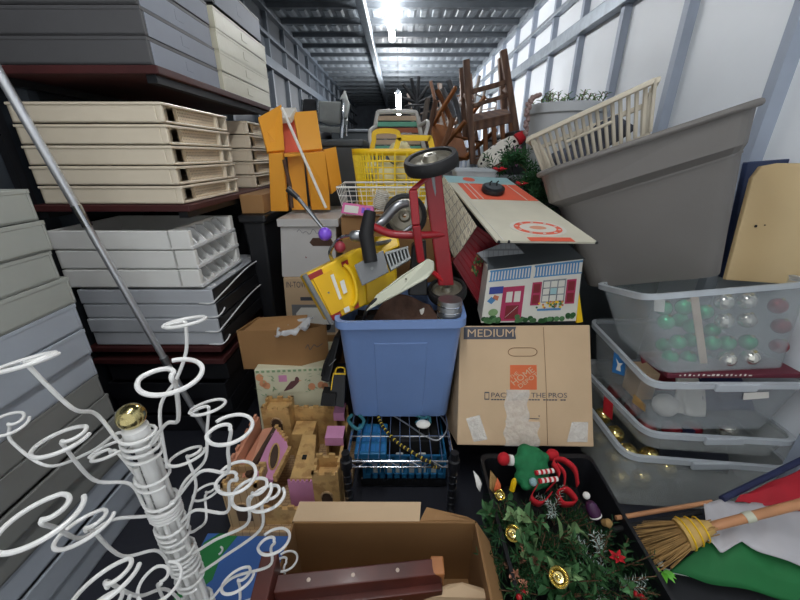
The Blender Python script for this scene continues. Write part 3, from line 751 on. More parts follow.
mb.tube([Q.p(u,v,.0005) for u, v in pts], .0012, 6, closed=True); mb.build('hand_hole', 'card_edge', hb)
mb = MB(); mb.tube([Q.p(.66,.01,.0008), Q.p(.655,.5,.0008), Q.p(.64,.985,.0008)], .0009, 5); mb.build('crease', 'card_edge', hb)
def wrinkle(u0, v0, u1, v1, n=12):
    mb = MB(); mb.grid(lambda a, b: Q.p(u0+(u1-u0)*a+.01*math.sin(b*9), v0+(v1-v0)*b, .0022+.0016*noise.noise(V(a*6,b*9,u0*7))), n, n); return mb
wrinkle(.345,.0,.595,.2).build('clear_tape', 'tape', hb)
wrinkle(.35,.2,.52,.46).build('clear_tape', 'tape', hb)
mb = MB(); Q.poly(mb, [(.06,.22),(.16,.25),(.22,.05),(.12,.03)], .0018, .0008); mb.build('clear_tape', 'tape', hb)
mb = MB(); Q.poly(mb, [(.84,.2),(.96,.2),(.95,.04),(.8,.04)], .0018, .0008); mb.build('clear_tape', 'tape', hb)
mb = MB(); mb.tube([Q.p(.47,.225,.001), Q.p(.6,.222,.001)], .001, 5); mb.ball(Q.p(.6,.245,.001), .002, 8); mb.build('dark_mark', 'print_dark', hb)

# ================================================================ tin house, barn, road plate
bx = lambda *a: None
HQ = Quad(W(481,323,1.06), W(576,321,1.075), W(583,259,1.09), W(488.5,270,1.06))
th = thing('toy_house', 'white tin toy house with red door and shutters on the moving box', 'toy house', HQ.p(.5,0))
MB().hexa(*hexq(HQ.q, V(.01,.11,.0))).build('walls', 'tin_white', th, bevel=.001)
mb = MB(); HQ.rect(mb, .0,.77,1,1.0,.0006,.0006,0); n = 30
for k in range(n): HQ.rect(mb, .03+k*.95/n, .80, .03+k*.95/n+.017, .965, .0012, .0006, 1)
HQ.rect(mb, .02,.955,1,.985,.0014,.0006,1); HQ.rect(mb,.02,.78,1,.8,.0014,.0006,1); HQ.rect(mb,.455,.77,.49,1.0,.002,.0006,0)
mb.build('balcony_rail', ['tin_white','tin_blue'], th)
mb = MB(); HQ.rect(mb, .185,.03,.41,.66,.0012,.0006,0); HQ.rect(mb,.225,.38,.29,.57,.002,.0006,1); HQ.rect(mb,.31,.38,.375,.57,.002,.0006,1)
HQ.rect(mb,.235,.07,.37,.32,.0018,.0006,2); mb.tube([HQ.p(.24,.1,.002),HQ.p(.36,.3,.002)],.0006,5,1); mb.build('door', ['tin_pink','tin_white','barn_red'], th)
for u in (.49, .855):
    mb = MB(); HQ.rect(mb,u,.3,u+.1,.70,.0012,.0006,0); HQ.rect(mb,u+.015,.33,u+.085,.48,.0018,.0005,1); HQ.rect(mb,u+.015,.52,u+.085,.67,.0018,.0005,1); mb.build('shutter', ['tin_pink','barn_red'], th)
mb = MB(); HQ.rect(mb,.60,.34,.845,.72,.0012,.0006,0)
for i in range(3):
    for j in range(3): HQ.rect(mb,.61+i*.078,.36+j*.118,.675+i*.078,.46+j*.118,.0018,.0005,1 if (i,j)!=(1,1) else 2)
mb.build('window', ['tin_grey','tin_white','tin_teal'], th)
mb = MB(); random.seed(3)
for k in range(40): HQ.ell(mb,.56+.28*random.random(),.25+.1*random.random(),.012,.018,.002+.0004*(k%3),.0005,random.choice([0,0,1,2]),8)
HQ.rect(mb,.57,.2,.82,.235,.002,.0006,3); mb.build('flower_box', ['leaf_mid','strap_rust','yellow','tin_blue'], th)
mb = MB()
for k in range(36):
    u = random.choice([.02+.16*random.random(), .36+.2*random.random(), .6+.38*random.random()]); HQ.ell(mb,u,.02+.09*random.random(),.03,.045,.001+.0004*(k%4),.0005,k%2,9)
mb.build('painted_shrubs', ['leaf_dark','leaf_mid'], th)
mb = MB(); HQ.rect(mb,.04,.55,.185,.68,.0014,.0006,0); mb.build('name_plate', 'tin_navy', th)
mb = MB(); HQ.poly(mb,[(.03,.42),(.08,.36),(.12,.44),(.07,.5)],.0014,.0006,0); HQ.poly(mb,[(.08,.46),(.14,.42),(.15,.5),(.1,.53)],.0014,.0006,1); HQ.ell(mb,.11,.2,.05,.07,.0014,.0006,2); mb.build('painted_figures', ['tin_blue','strap_rust','leaf_light'], th)
rq = Quad(HQ.p(-.01,1.0)+V(0,0,.001), HQ.p(1.02,1.0)+V(0,0,.001), HQ.p(1.0,1.0)+V(-.02,.115,.035), HQ.p(0,1.0)+V(.02,.115,.035))
MB().slab(rq.q, .004).build('roof', 'bin_charcoal', th)
o = MB().slab([W(577,323,1.075), W(583,322,1.08), W(578,283,1.09), W(575,283,1.09)], .008).build('toy_board', 'yellow'); tag(o, 'narrow yellow board standing at the right end of the white toy house', 'toy part')
o = MB().ball(W(572,312,1.13), .03, 12, sq=(.8,.8,1.2)).build('green_toy', 'leaf_mid'); tag(o, 'dark green rounded toy piece behind the yellow board by the toy house', 'toy part')
ba = thing('toy_barn', 'dark red tin toy barn with grey brick end behind the white toy house', 'toy barn', W(480,300,1.2))
A = Quad(W(453,262,1.2), W(480,306,1.18), W(500,243,1.22), W(476,225,1.25))
mb = MB(); mb.hexa(A.q, [p-A.n*.05 for p in A.q]); mb.build('wall', 'barn_red', ba)
mb = MB()
for k in range(9): mb.tube([A.p(.02,k/9+.05,.001), A.p(.98,k/9+.05,.001)], .0012, 5)
mb.build('siding_ridge', 'red_paint', ba)
mb = MB(); random.seed(5)
for k in range(26): A.ell(mb,.45+.2*random.random(),.25+.35*random.random(),.03,.03,.002+.0005*(k%3),.0006,k%3,7)
mb.build('painted_vine', ['leaf_mid','straw','leaf_dark'], ba)
B = Quad(W(493,269,1.13), W(530,259,1.14), W(511,240,1.16), W(477,253,1.15))
mb = MB(); mb.hexa(B.q, [p-B.n*.02 for p in B.q]); mb.build('brick_end', 'tin_grey', ba)
# road plate
P = Quad(W(497,241,1.0), W(598,242,1.02), W(506,178,1.46), W(443,175.5,1.42))
rp = thing('toy_road_plate', 'tin garage play board with orange stripes and round emblem, sloping over the toy house', 'play board', P.p(.5,0))
MB().slab([p for p in P.q], .006).build('sheet', 'tin_plate', rp)
mb = MB(); P.rect(mb,.0,.86,1,.995,.0012,.0008,0); mb.build('teal_band', 'tin_teal', rp)
mb = MB(); P.rect(mb,.12,.57,.99,.85,.0012,.0008,0); P.rect(mb,.33,.0,.77,.045,.0012,.0008,0); mb.build('orange_band', 'tin_orange', rp)
mb = MB()
for u in (.06,.2,.27): P.rect(mb,u,.0 if u < .1 else .57,u+.012,.85,.0018,.0006)
P.rect(mb,.84,.57,.852,.85,.0018,.0006); mb.build('white_line', 'tin_white', rp)
mb = MB(); P.ell(mb,.55,.16,.29,.10,.0016,.0006,0,36); P.ell(mb,.55,.16,.25,.083,.002,.0006,1,36); P.ell(mb,.55,.16,.19,.058,.0024,.0006,0,36); P.ell(mb,.55,.16,.09,.022,.0028,.0006,2,20); 
for k in range(20):
    a = 2*PI*k/20; P.ell(mb,.55+.22*math.cos(a),.16+.071*math.sin(a),.018,.006,.0026,.0005,0 if k%2 else 1,8)
mb.build('emblem', ['tin_white','tin_orange','castle_rose'], rp)
mb = MB(); P.ell(mb,.35,.93,.09,.04,.002,.0006); mb.build('orange_mark', 'tin_orange', rp)
mb = MB()
for u, v in ((.02,.0),(.99,.0),(.12,.003)): mb.ball(P.p(u,v,-.003), .005, 10)
mb.build('corner_tab', 'black_plastic', rp)
wl = Quad(W(454,259,1.22), W(476,226,1.16), W(444,177,1.42), W(427,190,1.5))
o = MB().slab(wl.q, .005).build('toy_wall_panel', 'tin_grid', bevel=.001); tag(o, 'cream tin wall panel with tile grid behind the red tricycle bar', 'toy panel')
mb = MB()
for k in range(1,8): mb.tube([wl.p(0,k/8,.0004),wl.p(1,k/8,.0004)],.0008,4)
for k in range(1,5): mb.tube([wl.p(k/5,0,.0004),wl.p(k/5,1,.0004)],.0008,4)
mb.build('grid_line', 'toy_grey', o)
tw = thing('toy_wheel', 'small black toy wheel with two posts on the orange play board stripe', 'toy', P.p(.52,.74,.002))  # black toy wheel lying flat on the play board
c = P.p(.5,.70,.012); M_ = P.n
MB().lathe([(.038,-.009),(.041,-.006),(.041,.008),(.036,.011),(0,.011)], c, M_, 28).build('disc', 'black_plastic', tw)
MB().lathe([(.03,.0112),(.03,.0125),(.0,.0125)], c, M_, 24).build('cap', 'bin_charcoal', tw)
for s in (-.012,.012): MB().tube([c+V(s,0,.01), c+V(s,0,.024), c+V(s+.006,0,.028)], .0025, 8).build('post', 'black_matte', tw)

# ================================================================ left of the tub: cartons, floral box, cases
cb = thing('cardboard_box', 'open brown cardboard box on the floral box left of the blue tub', 'box', W(285,369,1.2))
A0, A1, B1, B0 = W(244,369,1.14), W(302,370,1.14), W(302,330,1.14), W(243,331,1.14)
dpt = V(.0,.2,0); rgt = (W(330,366,1.2)-A1)
mb = MB(); up = B0-A0; th_ = .004
c4 = [A0, A1, A1+V(rgt.x,rgt.y,0), A0+V(rgt.x*.35,.12,0)]
for i in range(4):
    a, b = c4[i], c4[(i+1) % 4]; mb.slab([a, b, b+V(0,0,up.z), a+V(0,0,up.z)], th_)
mb.slab([p+V(0,0,.004) for p in c4], .003); mb.build('carton', 'card_dark', cb)
fq = Quad(A1+V(0,0,0), A1+V(rgt.x,rgt.y,0), A1+V(rgt.x,rgt.y,up.z), A1+V(0,0,up.z))
mb = MB(); mb.tube(crom([fq.p(.2,.55,.002), fq.p(.3,.62,.002), fq.p(.35,.48,.002), fq.p(.5,.58,.002), fq.p(.6,.5,.002), fq.p(.8,.55,.002)], 4), .0012, 5); mb.build('pen_mark', 'print_dark', cb)
mb = MB(); mb.slab([B0, B1, B1+V(.0,.09,.02), B0+V(.03,.09,.012)], .004); mb.build('flap', 'card_dark', cb)
pbc = (c4[0]+c4[2])/2+V(.05,-.01,up.z-.02)
o = MB().grid(lambda u,v: pbc+V((u-.5)*.12,(v-.5)*.1,.02+.03*noise.noise(V(u*4,v*4,2))+.05*max(0,u-.4)), 14, 10).build('plastic_bag', 'cloudy', solid=.001); tag(o, 'crumpled white plastic bag lying in the open cardboard box', 'bag')
fl = thing('floral_box', 'floral printed keepsake box with bird picture under the cardboard box', 'box', V(-.42,1.2,.1))
FQ = Quad(W(257,405,1.1)+V(0,0,-.13), W(329,403,1.14)+V(0,0,-.13), W(329,367,1.14), W(254,370,1.1))
MB().hexa(*hexq(FQ.q, V(0,.2,0))).build('box', 'floral', fl, bevel=.002)
vv = lambda v: .62+.38*v
mb = MB(); random.seed(11)
for k in range(14): FQ.rect(mb,.02+k*.07,vv(.88),.06+k*.07,vv(.96),.0012,.0006,2)
for k in range(60):
    u, v = random.random()*.96+.02, vv(random.random()*.8); a = random.random()*6; L = .035
    FQ.poly(mb,[(u,v),(u+L*math.cos(a)-.008*math.sin(a),v+L*.6*math.sin(a)),(u+2*L*math.cos(a),v+L*1.2*math.sin(a)),(u+L*math.cos(a)+.012*math.sin(a),v+L*.6*math.sin(a)-.008)],.0012+.0003*(k%3),.0005,0)
for u, v in ((.1,.45),(.06,.7),(.88,.3),(.93,.25),(.75,.25),(.14,.35)): FQ.ell(mb,u,vv(v),.05,.055,.0022,.0005,1,12)
mb.build('flower_print', ['floral_green','floral_peach','floral_green'], fl)
mb = MB(); FQ.rect(mb,.28,vv(.05),.66,vv(.82),.0024,.0006,0); FQ.rect(mb,.31,vv(.5),.42,vv(.76),.003,.0006,1)
FQ.poly(mb,[(.36,vv(.1)),(.48,vv(.2)),(.56,vv(.4)),(.55,vv(.55)),(.47,vv(.5)),(.41,vv(.3))],.0032,.0006,2); FQ.ell(mb,.555,vv(.55),.03,.05,.0034,.0006,2); FQ.poly(mb,[(.58,vv(.55)),(.62,vv(.53)),(.58,vv(.5))],.0034,.0006,3)
mb.build('bird_picture', ['floral','castle_pink','floral_plum','floral_peach'], fl)
MB().box(-.53,-.27,1.1,1.34,0,.098).build('support', 'black_plastic'); sp_ = bpy.data.objects['support']; sp_.name = 'storage_case'; tag(sp_, 'low black case on the floor behind the toy castle', 'case')
c1 = thing('tool_case', 'upright black tool case squeezed between floral box and blue tub', 'tool case', W(338,395,1.12))
b4, t4 = hexq([W(320,381,1.08), W(329,383,1.07), W(340,338,1.16), W(334,336,1.17)], V(.02,.12,.0)); MB().hexa(b4, t4).build('shell', 'black_plastic', c1, bevel=.006)
MB().tube(crom([W(322,376,1.075), W(325,364,1.085), W(331,350,1.11)], 5), .005, 8).build('handle', 'black_matte', c1)
MB().tube([W(329,366,1.07), W(336,359,1.08)], .0015, 6).build('latch_wire', 'steel', c1)
c2 = thing('organizer_case', 'black case with yellow edging standing left of the blue tub', 'tool case', W(338,408,1.04))
OQ = Quad(W(328,405,1.0), W(344,408,.99), W(346,372,1.06), W(333,372,1.06)); MB().hexa(*hexq(OQ.q, V(0,.06,0))).build('shell', 'black_plastic', c2, bevel=.003)
mb = MB(); OQ.rect(mb,.1,.92,1,.97,.001,.001); OQ.rect(mb,.02,.45,.09,.97,.001,.001); mb.build('yellow_edging', 'yellow', c2)
MB().tube(crom([W(335,374,1.06), W(337,368,1.07), W(344,368,1.07), W(345,373,1.06)], 4), .003, 8).build('handle', 'yellow', c2)
MB().hexa(*hexq([W(320,406,1.0), W(335,407,.99), W(336,394,1.01), W(322,393,1.02)], V(0,.04,0))).build('lower_latch', 'black_matte', c2, bevel=.003)

# ================================================================ toy castle
ca = thing('toy_castle', 'tan and pink wooden toy castle with crenellated towers on the floor', 'toy castle', (-.36,.9,0))
MB().box(-.53,-.17,.72,1.09,0,.03).build('base', 'castle_stone', ca, bevel=.003)
def crenel(mb, x0, x1, y0, y1, z, s=.018, h=.012, t=.008, sides='fblr', mi=0):
    def run(a, b):
        a, b = Vector(a), Vector(b); L = (b-a).length; n = max(2, int(L/s)); d = (b-a)/n
        for k in range(n):
            if k % 2 == 0:
                p = a+d*(k+.0); q = p+d; mb.box(min(p.x,q.x)-t*.5*(d.x==0), max(p.x,q.x)+t*.5*(d.x==0), min(p.y,q.y)-t*.5*(d.y==0), max(p.y,q.y)+t*.5*(d.y==0), z, z+h, mi)
    if 'f' in sides: run((x0,y0+t/2,0),(x1,y0+t/2,0))
    if 'b' in sides: run((x0,y1-t/2,0),(x1,y1-t/2,0))
    if 'l' in sides: run((x0+t/2,y0,0),(x0+t/2,y1,0))
    if 'r' in sides: run((x1-t/2,y0,0),(x1-t/2,y1,0))
def tower(name, x0, x1, y0, y1, z0, z1, m='castle_tan', arch=None, depth=.04, crm='castle_tan'):
    mb = MB(); t = .008
    mb.box(x0,x1,y0,y1,z0,z1-depth); mb.box(x0,x1,y0,y0+t,z1-depth,z1); mb.box(x0,x1,y1-t,y1,z1-depth,z1); mb.box(x0,x0+t,y0+t,y1-t,z1-depth,z1); mb.box(x1-t,x1,y0+t,y1-t,z1-depth,z1)
    crenel(mb, x0,x1,y0,y1,z1,mi=1); o = mb.build(name, [m, crm], ca)
    if arch:
        w, za, zb = arch; cx = (x0+x1)/2; a = MB(); f = MB()
        pts = [(cx-w/2,za),(cx+w/2,za)]+[(cx+w/2*math.cos(q*PI/8), zb+w*.62*math.sin(q*PI/8)) for q in range(9)]
        a.slab([V(x,y0-.001,z) for x,z in pts], .002); a.build('arch_door', 'castle_dark', o)
        f.tube([V(x,y0-.002,z) for x,z in pts[2:]], .0035, 6); f.build('arch_trim', 'castle_stone', o)
    return o
tower('gate_tower', -.268,-.188,.775,.85,.03,.205, arch=(.034,.07,.115))
tower('rear_tower', -.505,-.405,1.02,1.09,.03,.243, arch=(.04,.15,.185), depth=.012)
tower('corner_tower', -.525,-.42,.735,.82,.03,.20, 'castle_stone', arch=(.045,.06,.11), depth=.03)
mb = MB(); mb.box(-.405,-.20,1.075,1.09,.03,.205); crenel(mb,-.405,-.2,1.075,1.09,.205,sides='f'); mb.build('rear_wall', 'castle_tan', ca)
mb = MB(); mb.box(-.53,-.515,.82,1.02,.03,.215); crenel(mb,-.53,-.515,.82,1.02,.215,sides='l',h=.013); mb.build('side_wall', 'castle_rose', ca)
G0, G1, G2 = W(275,427,1.0), W(254,474,.80), W(287,441,.95); Gn = (G1-G0).cross(G2-G0).normalized()
if Gn.z < 0: Gn = -Gn
def gp(px, py, h=0):
    r = Vector(ray(px, py)); e = V(0,0,CZ); return e+r*(Gn.dot(G0-e)/Gn.dot(r))+Gn*h
def upslab(q, th): 
    q = [Vector(p) for p in q]; n = V(0,0,0)
    for i in range(len(q)): n += (q[i]-q[0]).cross(q[(i+1) % len(q)]-q[0])
    return MB().slab(q if n.z > 0 else q[::-1], th)
oo = upslab([gp(*p) for p in ((275,427),(286,440),(289,450),(273,480),(254,474))], .012).build('pink_gable', 'castle_pink', ca)
upslab([W(274,426.5,1.0)+V(0,0,.004), W(277,428,1.0)+V(0,0,.004), W(250,476,.79)+V(0,0,.004), W(245,475,.80)+V(0,0,.004)], .016).build('roof_ridge', 'castle_dark', ca)
upslab([W(273,427,1.0), W(247,475,.80), W(228,487,.78), W(263,429,.98)], .012).build('rose_roof', 'castle_rose', ca)
el = [gp(274+4.6*math.cos(2*PI*i/20)-2*math.sin(2*PI*i/20), 457+13*math.sin(2*PI*i/20), .0015) for i in range(20)]
upslab(el, .004).build('gable_opening', 'castle_dark', oo)
MB().tube([p+Gn*.001 for p in el], .0028, 6, closed=True).build('gable_trim', 'castle_tan', oo)
mb = MB()
for a, b, n in ((gp(276,427),gp(288,442),5),(gp(290,449),gp(274,480),9)):
    for k in range(n): p = a.lerp(b, (k+.3)/n); mb.box(p.x-.005,p.x+.006,p.y-.006,p.y+.006,p.z-.012,p.z+.011)
mb.build('gable_crenel', 'castle_tan', oo)
mb = MB(); mb.hexa([V(-.352,.80,.03),V(-.268,.80,.03),V(-.296,.975,.03),V(-.352,.975,.03)], [V(-.345,.80,.165),V(-.272,.80,.165),V(-.300,.975,.175),V(-.350,.975,.175)])
kp = mb.build('keep', 'castle_tan', ca, bevel=.002)
mb = MB(); mb.box(-.353,-.271,.797,.802,.03,.150); 
for k in range(6): mb.box(-.353+k*.0142,-.353+k*.0142+.008,.797,.802,.150,.158)
mb.build('pink_front', 'castle_pink', kp)
MB().box(-.325,-.311,.868,.884,.165,.1735).build('keep_slot', 'black_matte', kp)
mb = MB(); mb.box(-.42,-.268,.745,.757,.03,.095); crenel(mb,-.42,-.268,.745,.757,.095,sides='f'); mb.build('front_wall', 'castle_tan', ca)
for x0,x1,y0,z1 in ((-.245,-.205,1.03,.225),(-.258,-.195,.93,.205)):
    mb = MB(); mb.box(x0,x0+.01,y0,y0+.05,.03,z1); mb.box(x1-.01,x1,y0,y0+.05,.03,z1); mb.box(x0,x1,y0+.04,y0+.05,.03,z1)
    o = mb.build('turret', 'castle_tan', ca); MB().hexa([V(x0,y0-.004,z1-.034),V(x1,y0-.004,z1-.034),V(x1,y0+.05,z1-.02),V(x0,y0+.05,z1-.02)],[V(x0,y0-.004,z1),V(x1,y0-.004,z1),V(x1,y0+.05,z1+.004),V(x0,y0+.05,z1+.004)]).build('pink_roof', 'castle_pink', o)
MB().box(-.395,-.318,.99,1.06,.03,.16).build('court_floor', 'castle_tan', ca)
MB().box(-.205,-.195,.85,1.08,.03,.17).build('right_wall', 'castle_tan', ca)
# ---- play mat
pm = thing('play_mat', 'blue play board with green land patches on the floor below the castle', 'play mat', (-.42,.62,0))
MB().box(-.60,-.29,.46,.73,0,.012).build('board', 'mat_blue', pm, bevel=.003)
mb = MB(); mb.slab([V(-.595,.70,.0135),V(-.60,.5,.0135),V(-.565,.55,.0135),V(-.52,.6,.0135),V(-.525,.66,.0135),V(-.50,.725,.0135),V(-.56,.728,.0135)], .003); mb.build('green_patch', 'mat_green', pm)
for px, py in ((108,523),(218,551)):
    c = WZ(px,py,.016 if px > 200 else .004)
    o = MB().tube([c+V(.012*math.cos(a),.012*math.sin(a),0) for a in [i*.3-1 for i in range(9)]], .003, 6).build('plastic_hook', 'rim_white')
    tag(o, 'small white curved plastic hook on the '+('green part of the play board' if px > 200 else 'dark floor by the left tray stack'), 'hook')

# ================================================================ open carton with bed rail at the bottom
ob = thing('open_carton', 'large open cardboard carton at the bottom holding a wooden rail', 'box', (-.03,.46,0))
x0, x1, y0, y1, h = -.275, .195, .27, .61, .235
mb = MB(); mb.box(x0,x1,y0,y1,0,.006); mb.box(x0,x0+.005,y0,y1,0,h); mb.box(x1-.005,x1,y0,y1,0,h); mb.box(x0,x1,y1-.005,y1,0,h); mb.box(x0,x1,y0,y0+.005,0,h); mb.build('carton', 'card_in', ob)
mb = MB(); mb.slab([V(x0,y1,h),V(.05,y1,h),V(.055,y1+.035,h+.025),V(x0+.01,y1+.04,h+.02)], .005); mb.build('rear_flap', 'card', ob)
mb = MB(); mb.slab([V(.05,y1,h),V(x1,y1,h),V(x1-.02,y1+.02,h-.01),V(.07,y1+.03,h+.012)], .005); mb.build('rear_flap', 'card_dark', ob)
mb = MB(); mb.slab([V(x1,y0+.1,h),V(x1+.035,y0+.12,h-.05),V(x1+.035,y1-.02,h-.05),V(x1,y1,h)], .005); mb.build('side_flap', 'card_dark', ob)
br = thing('bed_rail', 'dark reddish wooden bed rail with plugs resting across the open carton', 'bed rail', (-.1,.45,.2))
P0, P1 = W(276,582,.455), W(442,564,.50); dr = (P1-P0); ud = V(0,.05,.055); fr = V(0,-.022,-.075)
mb = MB(); n_ = V(0,.02,-.03)
mb.hexa([P0+V(0,-.018,-.075), P1+V(0,-.018,-.075), P1+V(0,.012,-.075), P0+V(0,.012,-.075)], [P0+V(0,-.02,0), P1+V(0,-.02,0), P1+V(0,.012,.005), P0+V(0,.012,.005)]); rail_ = mb.build('rail', 'bed_wood', br, bevel=.003)
mb = MB(); mb.hexa([P0+V(0,-.028,-.12), P1+V(0,-.028,-.12), P1+V(0,-.008,-.12), P0+V(0,-.008,-.12)], [P0+V(0,-.034,-.035), P1+V(0,-.034,-.035), P1+V(0,-.008,-.035), P0+V(0,-.008,-.035)]); mb.build('ledge', 'bed_wood', br, bevel=.003)
MB().hexa([V(P0.x-.035,P0.y-.05,.14),V(P0.x,P0.y-.05,.14),V(P0.x,P0.y+.03,.14),V(P0.x-.035,P0.y+.03,.14)], [V(P0.x-.035,P0.y-.05,P0.z+.02),V(P0.x,P0.y-.05,P0.z+.02),V(P0.x,P0.y+.035,P0.z+.045),V(P0.x-.035,P0.y+.035,P0.z+.045)]).build('end_block', 'bed_wood', br, bevel=.003)
MB().hexa([P1+V(-.025,-.012,-.07),P1+V(.004,-.012,-.07),P1+V(.004,.025,-.07),P1+V(-.025,.025,-.07)],[P1+V(-.025,-.022,.001),P1+V(.004,-.022,.001),P1+V(.004,.014,.007),P1+V(-.025,.014,.007)]).build('lit_end', 'wood_orange', br, bevel=.003)  # orange light on the rail's end, put into its wood colour
for t in (.19,.45,.72): MB().lathe([(.0042,0),(.0042,.0014),(.003,.002)], P0.lerp(P1,t)+V(0,-.004,.002), V(0,-.2,1), 12).build('plug', 'screw', br)
for t in (.22,.47,.74): MB().lathe([(.004,0),(.004,.002)], P0.lerp(P1,t)+V(0,-.032,-.055), V(0,-1,.1), 12).build('plug', 'screw', br)
o = MB().slab([W(414,612,.46), W(424,594,.47), W(448,584,.485), W(462,582,.49), W(480,587,.485), W(499,596,.47), W(505,614,.455)], .006).build('cardboard_piece', 'card', bevel=.001); tag(o, 'torn tan cardboard piece lying in the front right of the open carton', 'cardboard')
# ================================================================ right: stacked clear totes
def ctote(label, b, t, latch=True, rim=.016, m='clear'):
    c = (sum([Vector(p) for p in b], V(0,0,0)))/4
    r = thing('clear_tote', label, 'storage tote', c, 'clear totes in the right hand stack')
    tote(b, t, r, m, 'clear_rim', rc=.05, th=.003, rim=rim, lip=.012)
    tq = [Vector(p) for p in t]
    if latch:
        m_ = tq[0].lerp(tq[1], .5); d_ = (tq[1]-tq[0]).normalized()
        MB().box(m_.x-.06, m_.x+.06, m_.y-.018, m_.y-.008, m_.z-.02, m_.z+.006).build('latch', 'clear_rim', r, bevel=.003)
    return r
t4 = ctote('bottom clear tote of the right stack with gold ornament balls inside', [V(.715,.838,.003),V(1.235,.80,.003),V(1.235,1.27,.003),V(.74,1.27,.003)], [V(.745,.867,.192),V(1.235,.815,.192),V(1.235,1.29,.192),V(.742,1.29,.192)], m='clear_milky')
t3 = ctote('shallow clear tote second from the bottom with pinkish ornaments and red label', [V(.815,.89,.198),V(1.22,.85,.198),V(1.22,1.27,.198),V(.80,1.27,.198)], [V(.79,.872,.282),V(1.235,.835,.282),V(1.235,1.29,.282),V(.765,1.29,.282)], m='clear_milky')
t2 = ctote('clear tote with blue side label and white fabric, directly under the top tote', [V(.80,.88,.287),V(1.19,.88,.287),V(1.19,1.24,.287),V(.80,1.24,.287)], [V(.735,.85,.486),V(1.21,.85,.486),V(1.21,1.27,.486),V(.77,1.27,.486)])
t1 = ctote('top clear tote with green and silver ornament balls and yellow ruler', [V(.765,.868,.506),V(1.18,.9,.506),V(1.18,1.14,.506),V(.77,1.12,.506)], [V(.655,.865,.755),V(1.2,.95,.765),V(1.2,1.23,.735),V(.69,1.15,.685)], False, .014)
bk = thing('red_board', 'flat maroon printed box lid between the two upper clear totes', 'lid', (1.0,1.0,.4895))
MB().box(.79,1.19,.868,.96,.4895,.5045).build('lid', 'lid_red', bk, bevel=.002)
mb = MB(); lq = Quad(V(.8,.868,.4895),V(1.19,.868,.4895),V(1.19,.868,.5045),V(.8,.868,.5045)); random.seed(4)
for k in range(16): lq.rect(mb, .06+k*.035, .55, .06+k*.035+random.uniform(.01,.024), 1.0 if k % 3 else .8, .0006, .0006)
mb.build('lettering', 'paper', bk)
def ornament(c, r, m, label, group, cap=True, ax=(0,0,1), cat='ornament', nm_='ornament_ball'):
    t = thing(nm_, label, cat, Vector(c)-V(0,0,r), group)
    MB().ball(c, r, 20).build('ball', m, t)
    ax = Vector(ax).normalized(); c = Vector(c)
    MB().lathe([(r*.22,r*.95),(r*.22,r*1.15),(r*.1,r*1.2)], c, ax, 10).build('cap', 'gold', t)
    return t
def ornaments(lst, D, r, m, label, group, ax=(0,-.3,1)):
    first = None
    for x, y in lst:
        c = W(x, y, D)
        if first is None: first = ornament(c, r, m, label, group, ax=ax)
        else: dup(first, loc=c-V(0,0,r))
ornaments([(724,302),(747,301),(724,321),(747,320),], .955, .0235, 'orn_silver', 'shiny silver ornament ball stacked in the top clear tote', 'silver balls in the top tote')
for p_ in ((727,359),(750,357)): dup(bpy.data.objects['ornament_ball'], loc=W(p_[0],p_[1],.905)-V(0,0,.0235))
ornaments([(727,343),(748,342),(666,322),(678,342),(670,357),(692,326),(712,343),(688,358),(684,307)], .955, .0235, 'orn_green', 'shiny green ornament ball stacked in the top clear tote', 'green balls in the top tote')
ornaments([(664,308),(680,320),(690,340),(664,345),(705,312),(712,330),(705,360)], 1.01, .0235, 'orn_green', 'green ornament ball in the back row of the top clear tote', 'green balls at the back of the top tote')
ornaments([(778,306),(781,326),(779,346)], .965, .0235, 'orn_red', 'dark red ornament ball stacked at the right of the top tote', 'red balls in the top tote')
o = MB().slab([W(690,297,.915),W(698,297,.915),W(708,371,.925),W(701,372,.925)], .003).build('ruler', 'strap_beige'); tag(o, 'yellowish flat stick standing inside the front of the top clear tote', 'stick')
o = MB().slab([W(654,300,.895),W(665,300,.895),W(664,312,.895),W(654,311,.895)], .001).build('sticker', 'paper', t1)
# contents of the second tote
o = MB().ball(V(.885,.945,.35), .038, 14).build('white_pompom', 'felt_white'); o.location.z = .291; tag(o, 'round white fluffy ball inside the second clear tote', 'pompom')
def cloth(label, m, a, b, c, d, amp=.015, nm_='folded_cloth', cat='cloth', f=7):
    a, b, c, d = map(Vector, (a, b, c, d)); n = (b-a).cross(d-a).normalized()
    o = MB().grid(lambda u, v: a*(1-u)*(1-v)+b*u*(1-v)+c*u*v+d*(1-u)*v+n*amp*(math.sin(u*f+v*3)+.6*noise.noise(V(u*4,v*4,f))), 18, 14).build(nm_, m, solid=.004)
    return tag(o, label, cat)
cloth('white patterned cloth folded inside the second clear tote', 'paper', V(.9,.93,.31), V(1.0,.92,.30), V(1.02,1.0,.42), V(.95,1.02,.40))
cloth('navy blue cloth inside the right of the second clear tote', 'navy', V(1.0,.93,.32), V(1.16,.93,.32), V(1.16,1.02,.42), V(1.0,1.02,.44))
cloth('dark red cloth at the back of the second clear tote', 'barn_red', V(.88,1.05,.31), V(1.15,1.05,.31), V(1.15,1.12,.43), V(.88,1.12,.43))
o = MB().box(.84,.9,1.02,1.1,.292,.40).build('small_carton', 'card'); tag(o, 'small tan carton inside the left of the second clear tote', 'box')
lq = Quad(V(.757,1.06,.40),V(.757,.98,.39),V(.750,.98,.46),V(.750,1.06,.465))
q1 = [W(612,372,1.035),W(624,376,1.0),W(626,361,1.0),W(614,352,1.035)]
mb = MB(); lb = mb.slab(q1, .001).build('side_label', 'label_blue', t2)
mb = MB(); q_ = Quad(*q1); q_.poly(mb, [(.3,.2),(.7,.2),(.62,.5),(.8,.75),(.5,.62),(.2,.8),(.4,.5)], .0006, .0005); mb.build('label_mark', 'paper', lb)
